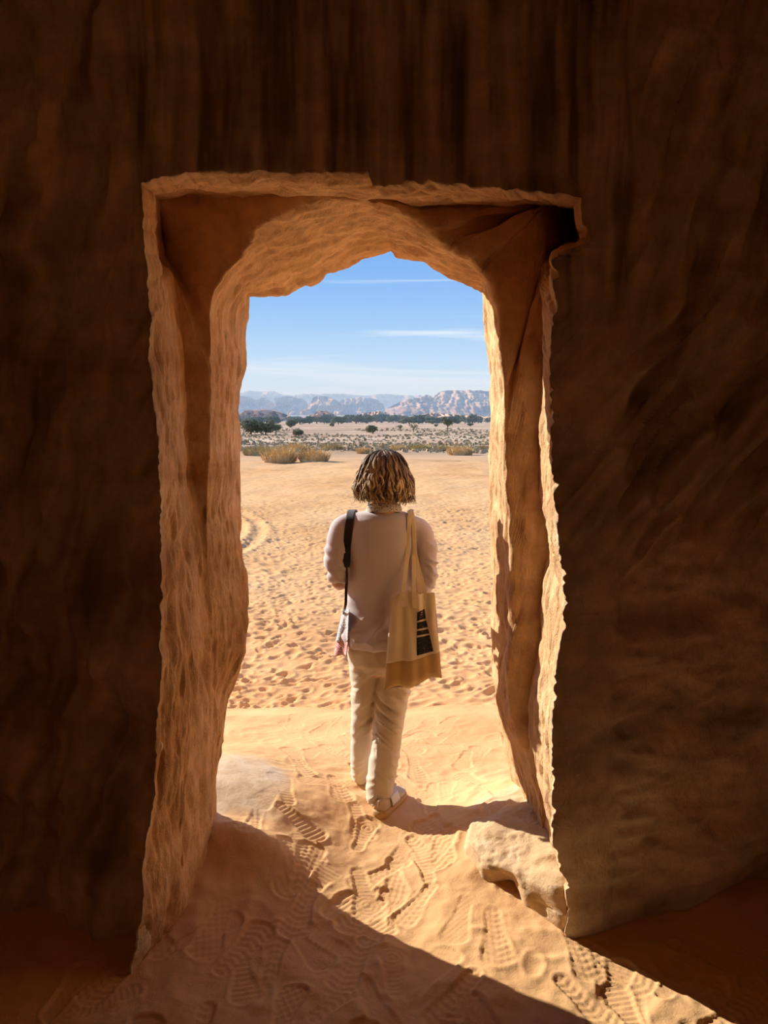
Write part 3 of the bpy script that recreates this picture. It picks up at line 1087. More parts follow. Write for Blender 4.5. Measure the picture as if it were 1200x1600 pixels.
arm_l = limb([sh_l + (.03, .005, -.01), (sh_l + el_l) / 2 + (.004, 0, 0), el_l + (.004, .012, -.026), (el_l + wr_l) / 2 + (.004, .012, -.020), wr_l], [.040, .038, .034, .033, .025], 18)
arm_r = limb([sh_r + (-.03, .005, -.01), (sh_r + el_r) / 2 + (-.004, 0, 0), el_r + (-.002, .010, -.020), (el_r + wr_r) / 2 + (-.004, .012, -.016), wr_r], [.040, .038, .034, .033, .025], 18)
hd_l = hand(wr_l, (.55, .75, .12), (.25, -.2, 1), -1, .42)
hd_r = hand(wr_r, (-.62, .70, .14), (-.25, -.2, 1), 1, .42)
kn = [P(569, 1000, 3.37), P(567, 1100, 3.40), P(563, 1170, 3.45), P(562, 1222, 3.50)]
kr = [P(619, 1000, 3.37), P(609, 1100, 3.34), P(602, 1180, 3.30), P(593, 1250, 3.265)]
lgl = limb(kn, [.072, .052, .048, .036], 18)
lgr = limb(kr, [.072, .052, .048, .036], 18)
body = fuse('body', [head, jaw, neck, nose, lips, brow, ear_l, ear_r, trunk, arm_l, arm_r, lgl, lgr] + hd_l + hd_r, 0.0042, 3, M_SKIN)
local(body, person)
for sx_ in (-1, 1):
    e = ball(hc + (.031 * sx_, .084, .010), (.012, .010, .009), 10)
    me = bpy.data.meshes.new('eye')
    me.from_pydata(e[0].tolist(), [], e[1])
    me.materials.append(bpy.data.materials.get('eye_white') or Mat('eye_white', 0.3, 0.5).color((0.25, 0.20, 0.17)).m)
    eo = bpy.data.objects.new('eye', me)
    COL.objects.link(eo)
    local(eo, person)

# --- collar of the blouse under the jumper
n = 60
cth = np.linspace(0, 2 * PI, n, endpoint=False)
cc = hc + (0, -.008, -.136)
rows_ = []
for (dz, ra, rb) in ((-.012, .078, .070), (.0, .079, .071), (.012, .077, .069), (.022, .073, .065), (.026, .069, .061), (.020, .066, .058), (-.012, .068, .060)):
    fr = .010 * np.cos(cth - PI / 2)
    rows_.append(np.stack([cc[0] + ra * np.cos(cth), cc[1] + rb * np.sin(cth), cc[2] + dz - fr + .003 * np.sin(cth * 5)], -1))
cq = np.array(rows_)
col_o = mesh_arrays('collar', cq.reshape(-1, 3), grid_faces(len(rows_), n, True), M_COLLAR)
local(col_o, person)
tag(col_o, 'dotted pale blouse collar')

# --- hem of the blouse hanging out at the left hip
def sheet(name, grid, thick, mat, parent):
    """thin cloth with real thickness from a grid of points"""
    g = np.array(grid)
    nn = grid_normals(g)
    n_, m_ = g.shape[:2]
    V = np.concatenate([(g + nn * thick / 2).reshape(-1, 3), (g - nn * thick / 2).reshape(-1, 3)])
    f = grid_faces(n_, m_)
    F = np.concatenate([f, f[:, ::-1] + n_ * m_])
    idx = np.arange(n_ * m_).reshape(n_, m_)
    loop = np.concatenate([idx[0, :-1], idx[:-1, -1], idx[-1, :0:-1], idx[:0:-1, 0]])
    nx = np.roll(loop, -1)
    side = np.stack([nx, loop, loop + n_ * m_, nx + n_ * m_], -1)
    o = mesh_arrays(name, V, np.concatenate([F, side]), mat)
    if parent is not None:
        local(o, parent)
    return o


def quad_grid(c00, c01, c11, c10, n_, m_):
    u = np.linspace(0, 1, n_)[:, None, None]
    v = np.linspace(0, 1, m_)[None, :, None]
    return (1 - u) * (1 - v) * c00 + (1 - u) * v * c01 + u * v * c11 + u * (1 - v) * c10


def hem_piece(name, ya, yb, xla, xlb, xra, xrb, mat):
    g = quad_grid(P(xla, ya, 3.37), P(xra, ya, 3.27), P(xrb, yb, 3.27), P(xlb, yb, 3.36), 14, 16)
    w = np.sin(np.linspace(0, 1, 16) * PI * 2.4)[None, :] * np.linspace(.3, 1, 14)[:, None]
    g[..., 1] += -.010 * w
    g[..., 0] += -.004 * w
    return sheet(name, g, .002, mat, person)


tag(hem_piece('blouse_hem', 952, 1002, 536, 525, 546, 545, M_BLOUSE), 'speckled grey blouse hem')
tag(hem_piece('blouse_hem', 1001.8, 1024, 525, 522, 545, 543, M_BLOUSE2), 'reddish lower edge of the blouse')

# --- shoes
def shoe(heel, ang, name='shoe'):
    root = empty(name, heel)
    root.parent = person
    root.location = Vector(heel) - person.location
    c, s = math.cos(ang), math.sin(ang)
    fw, rt = np.array((s, c, 0)), np.array((c, -s, 0))
    L = .262

    def prof(t):
        return .030 + .0 * t if False else (.031 + .014 * math.sin(min(1, t / .75) * PI / 2) if t < .75 else .045 * math.sqrt(max(0.0, 1 - ((t - .75) / .25) ** 2)) + .0001) * (1 if t > .06 else math.sqrt(max(.05, t / .06)) * .9 + .1)

    def build(nm, z0, zf, inset, mat, lab=None, t0=0.0, t1=1.0):
        rs = []
        for t in np.linspace(t0, t1, 26):
            w = prof(t) + inset
            zt = zf(t)
            cen = np.array(heel) + fw * (t * L - .004 * (inset > 0) + (.006 if inset < 0 else 0) * (1 - 2 * t)) + np.array((0, 0, (z0 + zt) / 2))
            th = np.linspace(0, 2 * PI, 20, endpoint=False)
            cx, cz = np.cos(th), np.sin(th)
            e = .62
            px_ = np.sign(cx) * np.abs(cx) ** e * w
            pz = np.sign(cz) * np.abs(cz) ** e * (zt - z0) / 2
            tap = 1 - .34 * np.clip((pz / max(1e-4, (zt - z0) / 2) + 1) / 2, 0, 1) * (zt > .06)
            rs.append(cen[None] + (px_ * tap)[:, None] * rt[None] + pz[:, None] * np.array((0, 0, 1))[None])
        V = np.concatenate(rs)
        F = grid_faces(len(rs), 20, True).tolist() + [list(range(20))[::-1], [(len(rs) - 1) * 20 + k for k in range(20)]]
        me = bpy.data.meshes.new(nm)
        me.from_pydata((V - np.array(heel)).tolist(), [], F)
        me.materials.append(mat)
        me.polygons.foreach_set('use_smooth', np.ones(len(me.polygons), dtype=bool))
        o = bpy.data.objects.new(nm, me)
        COL.objects.link(o)
        o.parent = root
        if lab:
            o['label'] = lab
        return o
    build('sole', 0.0, lambda t: .030 + .004 * math.cos(t * PI), .004, M_SOLE, 'tan gum sole')
    build('upper', .024, lambda t: (.080 - .02 * t) if t < .3 else .074 - .038 * math.sin((t - .3) / .7 * PI / 2), -.001, M_UPPER)
    for sg in (-1, 1):                                                  # white panels on the quarters
        g = []
        for t in np.linspace(.26, .52, 8):
            w = prof(t)
            cl = []
            for q in np.linspace(0, 1, 6):
                z = .034 + q * .040
                cl.append(fw * t * L + rt * sg * (w * (1 - .30 * (q ** 1.6)) + .0015) + np.array((0, 0, z)))
            g.append(cl)
        o = sheet('side_panel', g, .002, M_WHITE, None)
        o.parent = root
        o['label'] = 'white side panel'
    return root


hl = G(561, 1238, -.012)
hr_pt = G(591, 1290, .0)


def ground(x, y):
    i = np.clip(np.searchsorted(gx, x), 1, len(gx) - 2)
    j = np.clip(np.searchsorted(gy, y), 1, len(gy) - 2)
    return float(V[i, j, 2])


shoe((hl[0], hl[1], ground(hl[0], hl[1] + .1) - .004), math.radians(2))
shoe((hr_pt[0], hr_pt[1], ground(hr_pt[0] + .05, hr_pt[1] + .08) - .004), math.radians(24))

# --- wavy bobbed hair: an under layer and some hundreds of locks in one mesh
def make_hair_mat():
    m = Mat('hair', 0.6, 0.2)
    a = m.attr('tone')
    t = m.attr('along')
    root_c = m.ramp(a, [(0.0, (0.050, 0.032, 0.020)), (1.0, (0.22, 0.15, 0.09))])
    tip_c = m.ramp(a, [(0.0, (0.09, 0.055, 0.030)), (0.45, (0.30, 0.20, 0.105)), (1.0, (0.70, 0.54, 0.35))])
    m.color(m.mix(m.maprange(t, 0.10, 0.62), root_c, tip_c))
    return m.m


def build_hair():
    rg = np.random.default_rng(21)
    VS, FS, TONE, ALONG, off = [], [], [], [], 0
    top = hc + (0, -.005, .020)
    # under layer
    th = np.linspace(0, 2 * PI, 64, endpoint=False)
    rows = []
    prof = [(.104, .006), (.100, .028), (.088, .050), (.066, .068), (.036, .086), (.004, .102), (-.028, .115), (-.058, .122), (-.084, .120), (-.096, .10)]
    for z, r in prof:
        fr = np.where(np.sin(th) > .45, np.where(z < .055, .80, 1.0), 1.0)
        yy = np.sin(th) * r * 1.02 * fr
        keep = np.where((np.sin(th) > .45) & (z < .05), np.minimum(yy, .078), yy)
        rows.append(np.stack([top[0] + np.cos(th) * r * .96, top[1] + keep - .006, np.full(64, top[2] + z)], -1))
    q = np.array(rows)
    VS.append(q.reshape(-1, 3))
    FS.append(grid_faces(len(rows), 64, True))
    off += q.shape[0] * 64
    TONE.append(np.full(q.shape[0] * 64, .1))
    ALONG.append(np.repeat(np.linspace(0, .5, len(rows)), 64))
    nseg, ns = 22, 5
    for k in range(520):
        a = rg.uniform(-PI * 1.24, PI * .24)                              # all round but the face
        if rg.uniform() < .12:
            a = rg.uniform(-PI * 1.35, PI * .35)
        part = rg.uniform(-.02, .02)
        rr = rg.uniform(.94, 1.10)
        tone = np.clip(rg.normal(.45, .28), 0, 1)
        wav, ph, ph2 = rg.uniform(.005, .013), rg.uniform(0, 6), rg.uniform(0, 6)
        fq = rg.uniform(2.2, 3.6)
        zend = -.112 + rg.normal(0, .008) - .006 * math.cos(a)
        flick = rg.normal(-.006, .007)
        start = rg.uniform(.0, .35)
        w0 = rg.uniform(.0035, .0068)
        t = np.linspace(0, 1, nseg)
        tt = start + (1 - start) * t
        zz = .108 - (.108 - zend) * tt ** 1.25
        hz = np.array([z for z, _ in prof][::-1])
        hr = np.array([r for _, r in prof][::-1])
        rad = np.interp(zz, hz, hr) * rr + .004
        rad = np.where(zz < -.085, np.interp(-.085, hz, hr) * rr + .004 + flick * np.clip((-.085 - zz) / .02, 0, 1.5), rad)
        aa = a + wav * 9 * np.sin(tt * fq * 2 * PI + ph) * tt
        rad = rad + wav * .8 * np.sin(tt * fq * 2 * PI + ph2) * tt
        cx = top[0] + part * (1 - tt) + np.cos(aa) * rad * .97
        cy = top[1] + np.sin(aa) * rad * 1.02 - .006
        cen = np.stack([cx, cy, top[2] + zz], -1)
        nrm = np.stack([np.cos(aa), np.sin(aa), np.clip(zz / .1, 0, 1) * 1.2], -1)
        nrm /= np.linalg.norm(nrm, axis=1, keepdims=True)
        tan = np.gradient(cen, axis=0)
        tan /= np.linalg.norm(tan, axis=1, keepdims=True) + 1e-9
        sd = np.cross(tan, nrm)
        sd /= np.linalg.norm(sd, axis=1, keepdims=True) + 1e-9
        wd = w0 * np.clip(np.minimum(t * 7 + .25, (1 - t) * 4 + .12), 0, 1)
        ph_ = np.linspace(0, 2 * PI, ns, endpoint=False)
        tube = cen[:, None] + sd[:, None] * (np.cos(ph_)[None, :, None] * wd[:, None, None]) + nrm[:, None] * (np.sin(ph_)[None, :, None] * wd[:, None, None] * .55)
        VS.append(tube.reshape(-1, 3))
        FS.append(grid_faces(nseg, ns, True) + off)
        off += nseg * ns
        TONE.append(np.full(nseg * ns, tone))
        ALONG.append(np.repeat(tt, ns))
    o = mesh_arrays('hair', np.concatenate(VS), np.concatenate(FS), make_hair_mat(), attrs={'tone': np.concatenate(TONE), 'along': np.concatenate(ALONG)})
    local(o, person)
    tag(o, 'wavy chin-length brown hair with blond ends')


build_hair()

# ------------------------------------------------------------------ black padded strap over the left shoulder
from mathutils.bvhtree import BVHTree


def bvh_world(o):
    m = Matrix.Translation(o.location + (o.parent.location if o.parent else Vector((0, 0, 0))))
    vs = [m @ v.co for v in o.data.vertices]
    return BVHTree.FromPolygons(vs, [tuple(p.vertices) for p in o.data.polygons])


BV_S = bvh_world(shirt)


def band(name, path, normals, widths, thick, mat, parent, sub=5):
    """flat webbing along a path: widths across, real thickness"""
    pts = np.array(path, float)
    nr = np.array(normals, float)
    t = np.arange(len(pts))
    tt = np.linspace(0, len(pts) - 1, (len(pts) - 1) * sub + 1)
    pp = np.vstack([2 * pts[0] - pts[1], pts, 2 * pts[-1] - pts[-2]])
    out = []
    for q in tt:
        i = min(int(q), len(pts) - 2)
        u = q - i
        p0, p1, p2, p3 = pp[i:i + 4]
        out.append(0.5 * ((2 * p1) + (-p0 + p2) * u + (2 * p0 - 5 * p1 + 4 * p2 - p3) * u * u + (-p0 + 3 * p1 - 3 * p2 + p3) * u ** 3))
    c = np.array(out)
    nn = np.stack([np.interp(tt, t, nr[:, k]) for k in range(3)], -1)
    w = np.interp(tt, t, widths)
    tan = np.gradient(c, axis=0)
    tan /= np.linalg.norm(tan, axis=1, keepdims=True)
    nn -= tan * np.sum(nn * tan, 1, keepdims=True)
    nn /= np.linalg.norm(nn, axis=1, keepdims=True)
    s = np.cross(tan, nn)
    prof = [(-.5, -.35), (-.5, .35), (-.42, .5), (.42, .5), (.5, .35), (.5, -.35), (.42, -.5), (-.42, -.5)]
    rows = np.stack([c + s * (a * w)[:, None] + nn * (b * thick) for a, b in prof], 1)
    k = len(prof)
    F = grid_faces(len(c), k, True).tolist() + [list(range(k))[::-1], [(len(c) - 1) * k + i for i in range(k)]]
    me = bpy.data.meshes.new(name)
    me.from_pydata(rows.reshape(-1, 3).tolist(), [], F)
    me.materials.append(mat)
    o = bpy.data.objects.new(name, me)
    COL.objects.link(o)
    if parent is not None:
        local(o, parent)
    return o


def on_back(x, y, lift):
    """point on the back of the jumper under pixel-ray column x, height of pixel y"""
    p = P(x, y, 3.24)
    o = Vector((0, 0, CAM_H))
    d = (Vector(p) - o).normalized()
    h, nrm, i, dist = BV_S.ray_cast(o, d)
    if h is None:
        return p, np.array((0, -1, 0))
    nrm = np.array(nrm)
    if nrm[1] > 0 and nrm[2] < .5:
        nrm = -nrm
    return np.array(h) + nrm * lift, nrm


strap = empty('shoulder_strap', (-0.14, 3.30, 1.30))
tag(strap, "black padded shoulder strap hanging down the person's left shoulder", 'strap')
pts, nrs, wd = [], [], []
# front part hidden by the body: up from the hands, over the shoulder, then down the back
for p, nn_, w in (((-.07, 3.52, 1.00), (0, 1, 0), .010), ((-.10, 3.495, 1.14), (0, 1, .1), .030), ((-.125, 3.47, 1.26), (0, .9, .4), .034), ((-.135, 3.42, 1.345), (0, .5, .9), .034)):
    pts.append(p), nrs.append(nn_), wd.append(w)
top_p = P(549, 797, 3.36)
h = BV_S.ray_cast(Vector((top_p[0], 3.36, 2.0)), Vector((0, 0, -1)))[0]
pts.append((h[0], h[1], h[2] + .005)), nrs.append((0, 0, 1)), wd.append(.034)
for (x, y) in ((547, 812), (545, 830), (543, 850), (541.5, 870), (540.5, 886)):
    p, nn_ = on_back(x, y, .006)
    pts.append(p), nrs.append(nn_), wd.append(.034)
pad = band('pad', pts, nrs, wd, .007, M_BLACK, strap)
pts, nrs = [], []
for (x, y) in ((540.5, 884), (541, 900), (541, 920), (540, 945)):
    p, nn_ = on_back(x, y, .005)
    pts.append(p), nrs.append(nn_)
pts += [(-.185, 3.36, .90), (-.17, 3.45, .92), (-.10, 3.52, .97), (-.07, 3.525, 1.0)]
nrs += [(-1, 0, 0), (-.9, .4, 0), (-.4, .9, 0), (0, 1, 0)]
band('webbing', pts, nrs, [.012] * len(pts), .003, M_BLACK, strap)

# ------------------------------------------------------------------ canvas tote bag on the right shoulder
tote = empty('tote_bag', P(645, 1070, 3.19))
tag(tote, "cream canvas tote bag with tan base hanging from the person's right shoulder", 'bag')
TL, TR, BR_, BL_ = P(611, 931, 3.185), P(679, 926, 3.225), P(690, 1058, 3.20), P(601, 1081, 3.155)
nu, nv = 48, 44


def bag_pt(u, v, side):
    """u across 0..1, v down 0..1; side -1 is the face to the camera"""
    p = (1 - u) * (1 - v) * TL + u * (1 - v) * TR + u * v * BR_ + (1 - u) * v * BL_
    edge = np.sin(np.clip(u, 0, 1) * PI) ** .6
    th = .034 * edge * (0.35 + 1.0 * v) * np.clip((1 - v) / .06, 0, 1) ** .5
    nrm = np.array((.12, -1.0, .05))
    nrm /= np.linalg.norm(nrm)
    return p, nrm * (-side) * -1 * th


us, vs_ = np.linspace(0, 1, nu), np.linspace(0, 1, nv)
U, VV = np.meshgrid(us, vs_, indexing='ij')


def bag_face(side):
    base = ((1 - U) * (1 - VV))[..., None] * TL + (U * (1 - VV))[..., None] * TR + (U * VV)[..., None] * BR_ + ((1 - U) * VV)[..., None] * BL_
    th = .030 * np.sin(U * PI) ** .6 * (.4 + .9 * VV) * np.clip((1 - VV) / .10, 0, 1) ** .5
    nrm = np.array((.12, -1.0, .05)) / 1.01
    fold = .013 * (1 - .45 * VV) * np.sin(U * PI) * (np.sin(U * 13 + 1.2 * VV + .6) + .6 * np.sin(U * 23 - 2.0 * VV)) \
        + .004 * noise(np.stack([U * 6, VV * 3, U * 0], -1), 701)
    sag = .018 * np.exp(-((U - .42) / .16) ** 2) * (1 - VV) ** 6                # the rim lifts where the handles pull
    base = base + np.array((0, 0, 1)) * sag[..., None]
    base = base + np.array((0, 0, 1)) * (.010 * np.sin(U * PI * 3.1) * VV ** 6)[..., None]
    return base + nrm * ((th + (fold if side < 0 else fold * .4)) * (1 if side < 0 else -1))[..., None]


FRONT, BACK = bag_face(-1), bag_face(1)
VB = int(nv * .70)


def shell(name, j0, j1, mat, label=None, bottom=False):
    f, b = FRONT[:, j0:j1], BACK[:, j0:j1]
    # one tube of cloth: front left to right, back right to left
    q = np.concatenate([f, b[::-1]], 0)                                  # (2nu, rows)
    n_, m_ = q.shape[:2]
    F = []
    for i in range(n_):
        for j in range(m_ - 1):
            a, c = i * m_ + j, ((i + 1) % n_) * m_ + j
            F.append((a, c, c + 1, a + 1))
    if bottom:
        for i in range(nu - 1):
            F.append((i * m_ + m_ - 1, (i + 1) * m_ + m_ - 1, (n_ - 2 - i) * m_ + m_ - 1, (n_ - 1 - i) * m_ + m_ - 1))
    o = mesh_arrays(name, q.reshape(-1, 3), F, mat)
    s = o.modifiers.new('thickness', 'SOLIDIFY')
    s.thickness = .0022
    s.offset = 0
    local(o, tote)
    if label:
        o['label'] = label
    return o


shell('canvas_body', 0, VB + 1, M_CANVAS, 'cream canvas')
shell('base_panel', VB, nv, M_BAND, 'tan canvas base', True)


def bag_surf(x, y):
    """nearest front-face point to a pixel"""
    best = None
    a, b, c = ray(x, y)
    D = FRONT[..., 1]
    dx = FRONT[..., 0] - a / b * D
    dz = FRONT[..., 2] - CAM_H - c / b * D
    k = np.unravel_index(np.argmin(dx * dx + dz * dz), D.shape)
    # solve on the surface: put the point at that depth
    return np.array((a / b * D[k], D[k], CAM_H + c / b * D[k]))


for pts4 in (((652, 957), (663, 951), (665.5, 966), (651.5, 970)), ((651.5, 973), (666, 969), (668.5, 979.5), (651.5, 983)),
             ((651.5, 986), (669, 982.5), (671, 989), (651.5, 993)), ((651.5, 996), (671.5, 992), (677, 1017), (651.5, 1024))):
    n_, m_ = 10, 10
    g = []
    for i in range(n_):
        r_ = []
        for j in range(m_):
            u, v = i / (n_ - 1), j / (m_ - 1)
            q = (1 - u) * (1 - v) * np.array(pts4[0]) + u * (1 - v) * np.array(pts4[1]) + u * v * np.array(pts4[2]) + (1 - u) * v * np.array(pts4[3])
            r_.append(bag_surf(*q) + np.array((.0, -.0032, 0)))
        g.append(r_)
    sheet('print', g, .0012, M_PRINT, tote)
# two long handles meeting on the shoulder
shp, _n = on_back(641, 812, .006)
ht = BV_S.ray_cast(Vector((shp[0], 3.345, 2.0)), Vector((0, 0, -1)))[0]
ht = np.array(ht) + (0, 0, .008)
for (xa, xb, D, dz, lift) in ((629.5, 647.5, 3.165, 0.0, .010), (655.5, 664, 3.215, .004, .016)):
    a0, b0 = P(xa, 948, D), P(xb, 950, D + .008)
    a1, b1 = P(xa + .5, 925, D - .002), P(xb - .5, 925, D + .004)
    a2, _ = on_back(634.5 if xa < 650 else 646, 865, lift)
    b2, _ = on_back(643.5 if xa < 650 else 649, 865, lift)
    a3, _ = on_back(637.5 if xa < 650 else 643, 822, lift * .8)
    b3, _ = on_back(642.5 if xa < 650 else 645, 822, lift * .8)
    t1 = ht + (-.006, -.035, -.004 + dz)
    t2 = ht + (.000, .02, .002 + dz)
    t3 = ht + (.006, -.035, -.004 + dz)
    bk = (.05, -1, .05)
    band('handle', [a0, a1, a2, a3, t1, t2], [bk, bk, bk, bk, (0, -.6, .8), (0, 0, 1)], [.019, .018, .017, .016, .016, .016], .003, M_CANVAS, tote)
    band('handle', [b0, b1, b2, b3, t3, t2 + (.006, 0, .003)], [bk, bk, bk, bk, (0, -.6, .8), (0, 0, 1)], [.019, .018, .017, .016, .016, .016], .003, M_CANVAS, tote)

# small pale round nub on the edge of the left jamb
sp_ = P(249, 1166, 2.43)
st_v, st_f = ball((0, 0, 0), (.013, .010, .017), 12)
me = bpy.data.meshes.new('nub')
me.from_pydata(st_v.tolist(), [], st_f)
me.materials.append(Mat('pale_nub', 0.8, 0.2).color((0.90, 0.78, 0.60)).m)
me.polygons.foreach_set('use_smooth', np.ones(len(me.polygons), dtype=bool))
nub_ob = bpy.data.objects.new('nub', me)
COL.objects.link(nub_ob)
nub_ob.location = sp_
tag(nub_ob, 'small pale round pebble set in the edge of the left jamb', 'nub')
# ------------------------------------------------------------------ the desert beyond: shrubs, trees, hills, haze
def on_plain(x, y):
    """where the sight line through a pixel meets the desert floor"""
    a, b, c = ray(x, y)
    D = np.exp(np.linspace(math.log(8), math.log(9000), 6000))
    z = CAM_H + c / b * D
    k = int(np.argmax(z < plain_z(D * 0, D)))
    return np.array((a / b * D[k], D[k], float(plain_z(np.array(0.), np.array(D[k])))))


def leafmat(name, c1, c2, scale=1.2):
    m = Mat(name, 0.9, 0.1)
    m.color(m.ramp(m.noise(scale, 3, 0.6), [(0.3, c1), (0.7, c2)]))
    return m.m


M_DRY = leafmat('dry_straw', (0.60, 0.40, 0.17), (0.76, 0.54, 0.26))
M_DRYG = leafmat('olive_straw', (0.42, 0.33, 0.15), (0.58, 0.45, 0.21))
M_LEAF = leafmat('acacia_leaf', (0.13, 0.14, 0.065), (0.21, 0.215, 0.105))
M_LEAF2 = leafmat('grey_leaf', (0.13, 0.135, 0.075), (0.21, 0.20, 0.11))
M_TRUNK = leafmat('bark', (0.13, 0.085, 0.05), (0.22, 0.15, 0.09))


def blades_mesh(name, n, seed, w, h, mat):
    """a mound of dry stalks: w wide, h high, standing on z = 0"""
    rg = np.random.default_rng(seed)
    vs, fs = [], []
    for k in range(n):
        a = rg.uniform(0, 2 * PI)
        r = w * .36 * math.sqrt(rg.uniform())
        base = np.array((math.cos(a) * r, math.sin(a) * r * .8, 0))
        L = h * rg.uniform(.55, 1.05) * (1 - .35 * (r / (w * .36)) ** 2)
        out = np.array((math.cos(a), math.sin(a) * .8, 0)) * (r / (w * .36)) * .55 + rg.normal(0, .28, 3) * (1, 1, 0)
        tip = base + np.array((0, 0, L)) + out * L
        mid = (base + tip) / 2 + np.array((0, 0, L * .10))
        sd = np.array((-math.sin(a + rg.normal(0, .8)), math.cos(a), 0)) * w * .011
        i = len(vs)
        vs += [base - sd, base + sd, mid + sd, mid - sd, tip]
        fs += [(i, i + 1, i + 2), (i, i + 2, i + 3), (i + 3, i + 2, i + 4)]
    # the matted heart of the plant
    V_, F_ = ball((0, 0, h * .18), (w * .34, w * .28, h * .36), 8)
    V_ = V_ + .06 * w * noise(V_ * (3.0 / w), seed)[:, None]
    off = len(vs)
    vs += V_.tolist()
    for f in F_:
        for q in range(1, len(f) - 1):
            fs.append((f[0] + off, f[q] + off, f[q + 1] + off))
    o = mesh_arrays(name, np.array(vs), np.array(fs), mat, smooth=False)
    return o


SHRUBS = [
    (405, 711, 64, 19, 'g', 'olive green dry shrub against the left side of the doorway'),
    (437, 722, 66, 31, 'd', 'largest straw-coloured shrub, left of a second big one'),
    (491, 722, 58, 28, 'd', 'big straw-coloured shrub leaning right, beside the largest one'),
    (462, 707, 46, 19, 'd', 'straw shrub half hidden behind the two biggest shrubs'),
    (519, 704, 46, 15, 'g', 'low olive straw shrub behind and right of the two biggest'),
    (567, 708, 28, 12, 'd', "small straw tuft just left of the person's head"),
    (622, 704, 34, 12, 'd', "straw shrub seen right behind the top of the person's head"),
    (655, 703, 42, 12, 'g', "flat olive shrub just right of the person's head"),
    (694, 703, 30, 9, 'g', 'small flat shrub between the flat olive one and the big right one'),
    (719, 710, 52, 18, 'd', 'big straw shrub on a sand hump near the right side of the doorway'),
    (757, 703, 26, 10, 'g', 'small shrub touching the right side of the doorway'),
]
for k, (x, y, w, h, kind, lab) in enumerate(SHRUBS):
    p = on_plain(x, y)
    s = p[1] / FPX
    o = blades_mesh('dry_shrub', 420, 800 + k, w * s, h * s, M_DRY if kind == 'd' else M_DRYG)
    o.location = (p[0], p[1], p[2] - .05 * h * s)
    tag(o, lab, 'shrub', 'dry shrubs at the edge of the sand')
# sand humps that the wind has banked under them is part of the floor relief; low scrub beyond, past counting
rg = np.random.default_rng(91)
vs, fs = [], []
for k in range(5200):
    Dk = 64.0 * (330.0 / 64.0) ** (rg.uniform() ** 1.1)
    xk = Dk * rg.uniform(-.33, .33)
    if noise(np.array([[xk * .05, Dk * .022, 3.0]]), 93)[0] < -.25:
        continue
    z0 = float(plain_z(np.array(xk), np.array(Dk)))
    s = rg.uniform(.18, .62) * (.7 + Dk / 220)
    for b in range(6):
        a = rg.uniform(0, 2 * PI)
        ox, oy = math.cos(a) * s * .5, math.sin(a) * s * .5
        i = len(vs)
        dx, dy = -math.sin(a) * s * .28, math.cos(a) * s * .28
        hh = s * rg.uniform(.22, .45)
        vs += [(xk + ox - dx, Dk + oy - dy, z0 - .12), (xk + ox + dx, Dk + oy + dy, z0 - .12), (xk + ox * .5 + dx * .6, Dk + oy * .5 + dy * .6, z0 + hh), (xk + ox * .5 - dx * .6, Dk + oy * .5 - dy * .6, z0 + hh * .9)]
        fs.append((i, i + 1, i + 2, i + 3))
M_SCRUB = leafmat('grey_scrub', (0.42, 0.32, 0.18), (0.58, 0.45, 0.26), .3)
sc = mesh_arrays('scrub', np.array(vs), np.array(fs), M_SCRUB, smooth=False)
tag(sc, 'low grey scrub dotted over the pale ground in front of the trees', 'scrub', kind='stuff')


def tree_parts(seed, w, h, shape, leaf):
    """crown and trunk of one tree: shape 'umbrella', 'round', 'sparse'"""
    rg = np.random.default_rng(seed)
    blobs = []
    if shape == 'umbrella':
        th_, nb = .42, 7
        for k in range(nb):
            a = rg.uniform(0, 2 * PI)
            r = w * .28 * math.sqrt(rg.uniform())
            blobs.append((math.cos(a) * r, math.sin(a) * r, h * (.72 + .08 * rg.normal()), w * .27, h * .20))
    elif shape == 'round':
        th_, nb = .22, 9
        for k in range(nb):
            a = rg.uniform(0, 2 * PI)
            r = w * .30 * math.sqrt(rg.uniform())
            blobs.append((math.cos(a) * r, math.sin(a) * r, h * rg.uniform(.32, .68), w * .24, h * .30))
    else:
        th_, nb = .40, 6
        for k in range(nb):
            a = rg.uniform(0, 2 * PI)
            r = w * .34 * math.sqrt(rg.uniform())
            blobs.append((math.cos(a) * r, math.sin(a) * r, h * rg.uniform(.45, .80), w * .15, h * .16))
    vs, fs = [], []
    nleaf = 110 if shape != 'sparse' else 70
    for (bx, by, bz, br, bh) in blobs:
        for q in range(nleaf):
            d = rg.normal(0, 1, 3)
            d /= np.linalg.norm(d)
            rad = rg.uniform(.55, 1.02)
            c = np.array((bx, by, bz)) + d * rad * np.array((br, br, bh))
            t = rg.normal(0, 1, 3)
            t /= np.linalg.norm(t)
            u = np.cross(t, d)
            u /= np.linalg.norm(u) + 1e-9
            s = br * rg.uniform(.12, .24)
            i = len(vs)
            vs += [c - t * s, c + u * s * .6, c + t * s, c - u * s * .6]
            fs.append((i, i + 1, i + 2, i + 3))
    crown = (np.array(vs), np.array(fs))
    tv, tf, off = [], [], 0
    forks = [((0, 0, -.05 * h), (w * .02, 0, h * .28), (b[0] * .75, b[1] * .75, b[2])) for b in blobs[:5]]
    for f in forks:
        V_, F_ = limb(f, [w * .030, w * .024, w * .010], 6, 3)
        tv.append(V_)
        for ff in F_:
            for q in range(1, len(ff) - 1):
                tf.append((ff[0] + off, ff[q] + off, ff[q + 1] + off))
        off += len(V_)
    return crown, (np.concatenate(tv), np.array(tf))


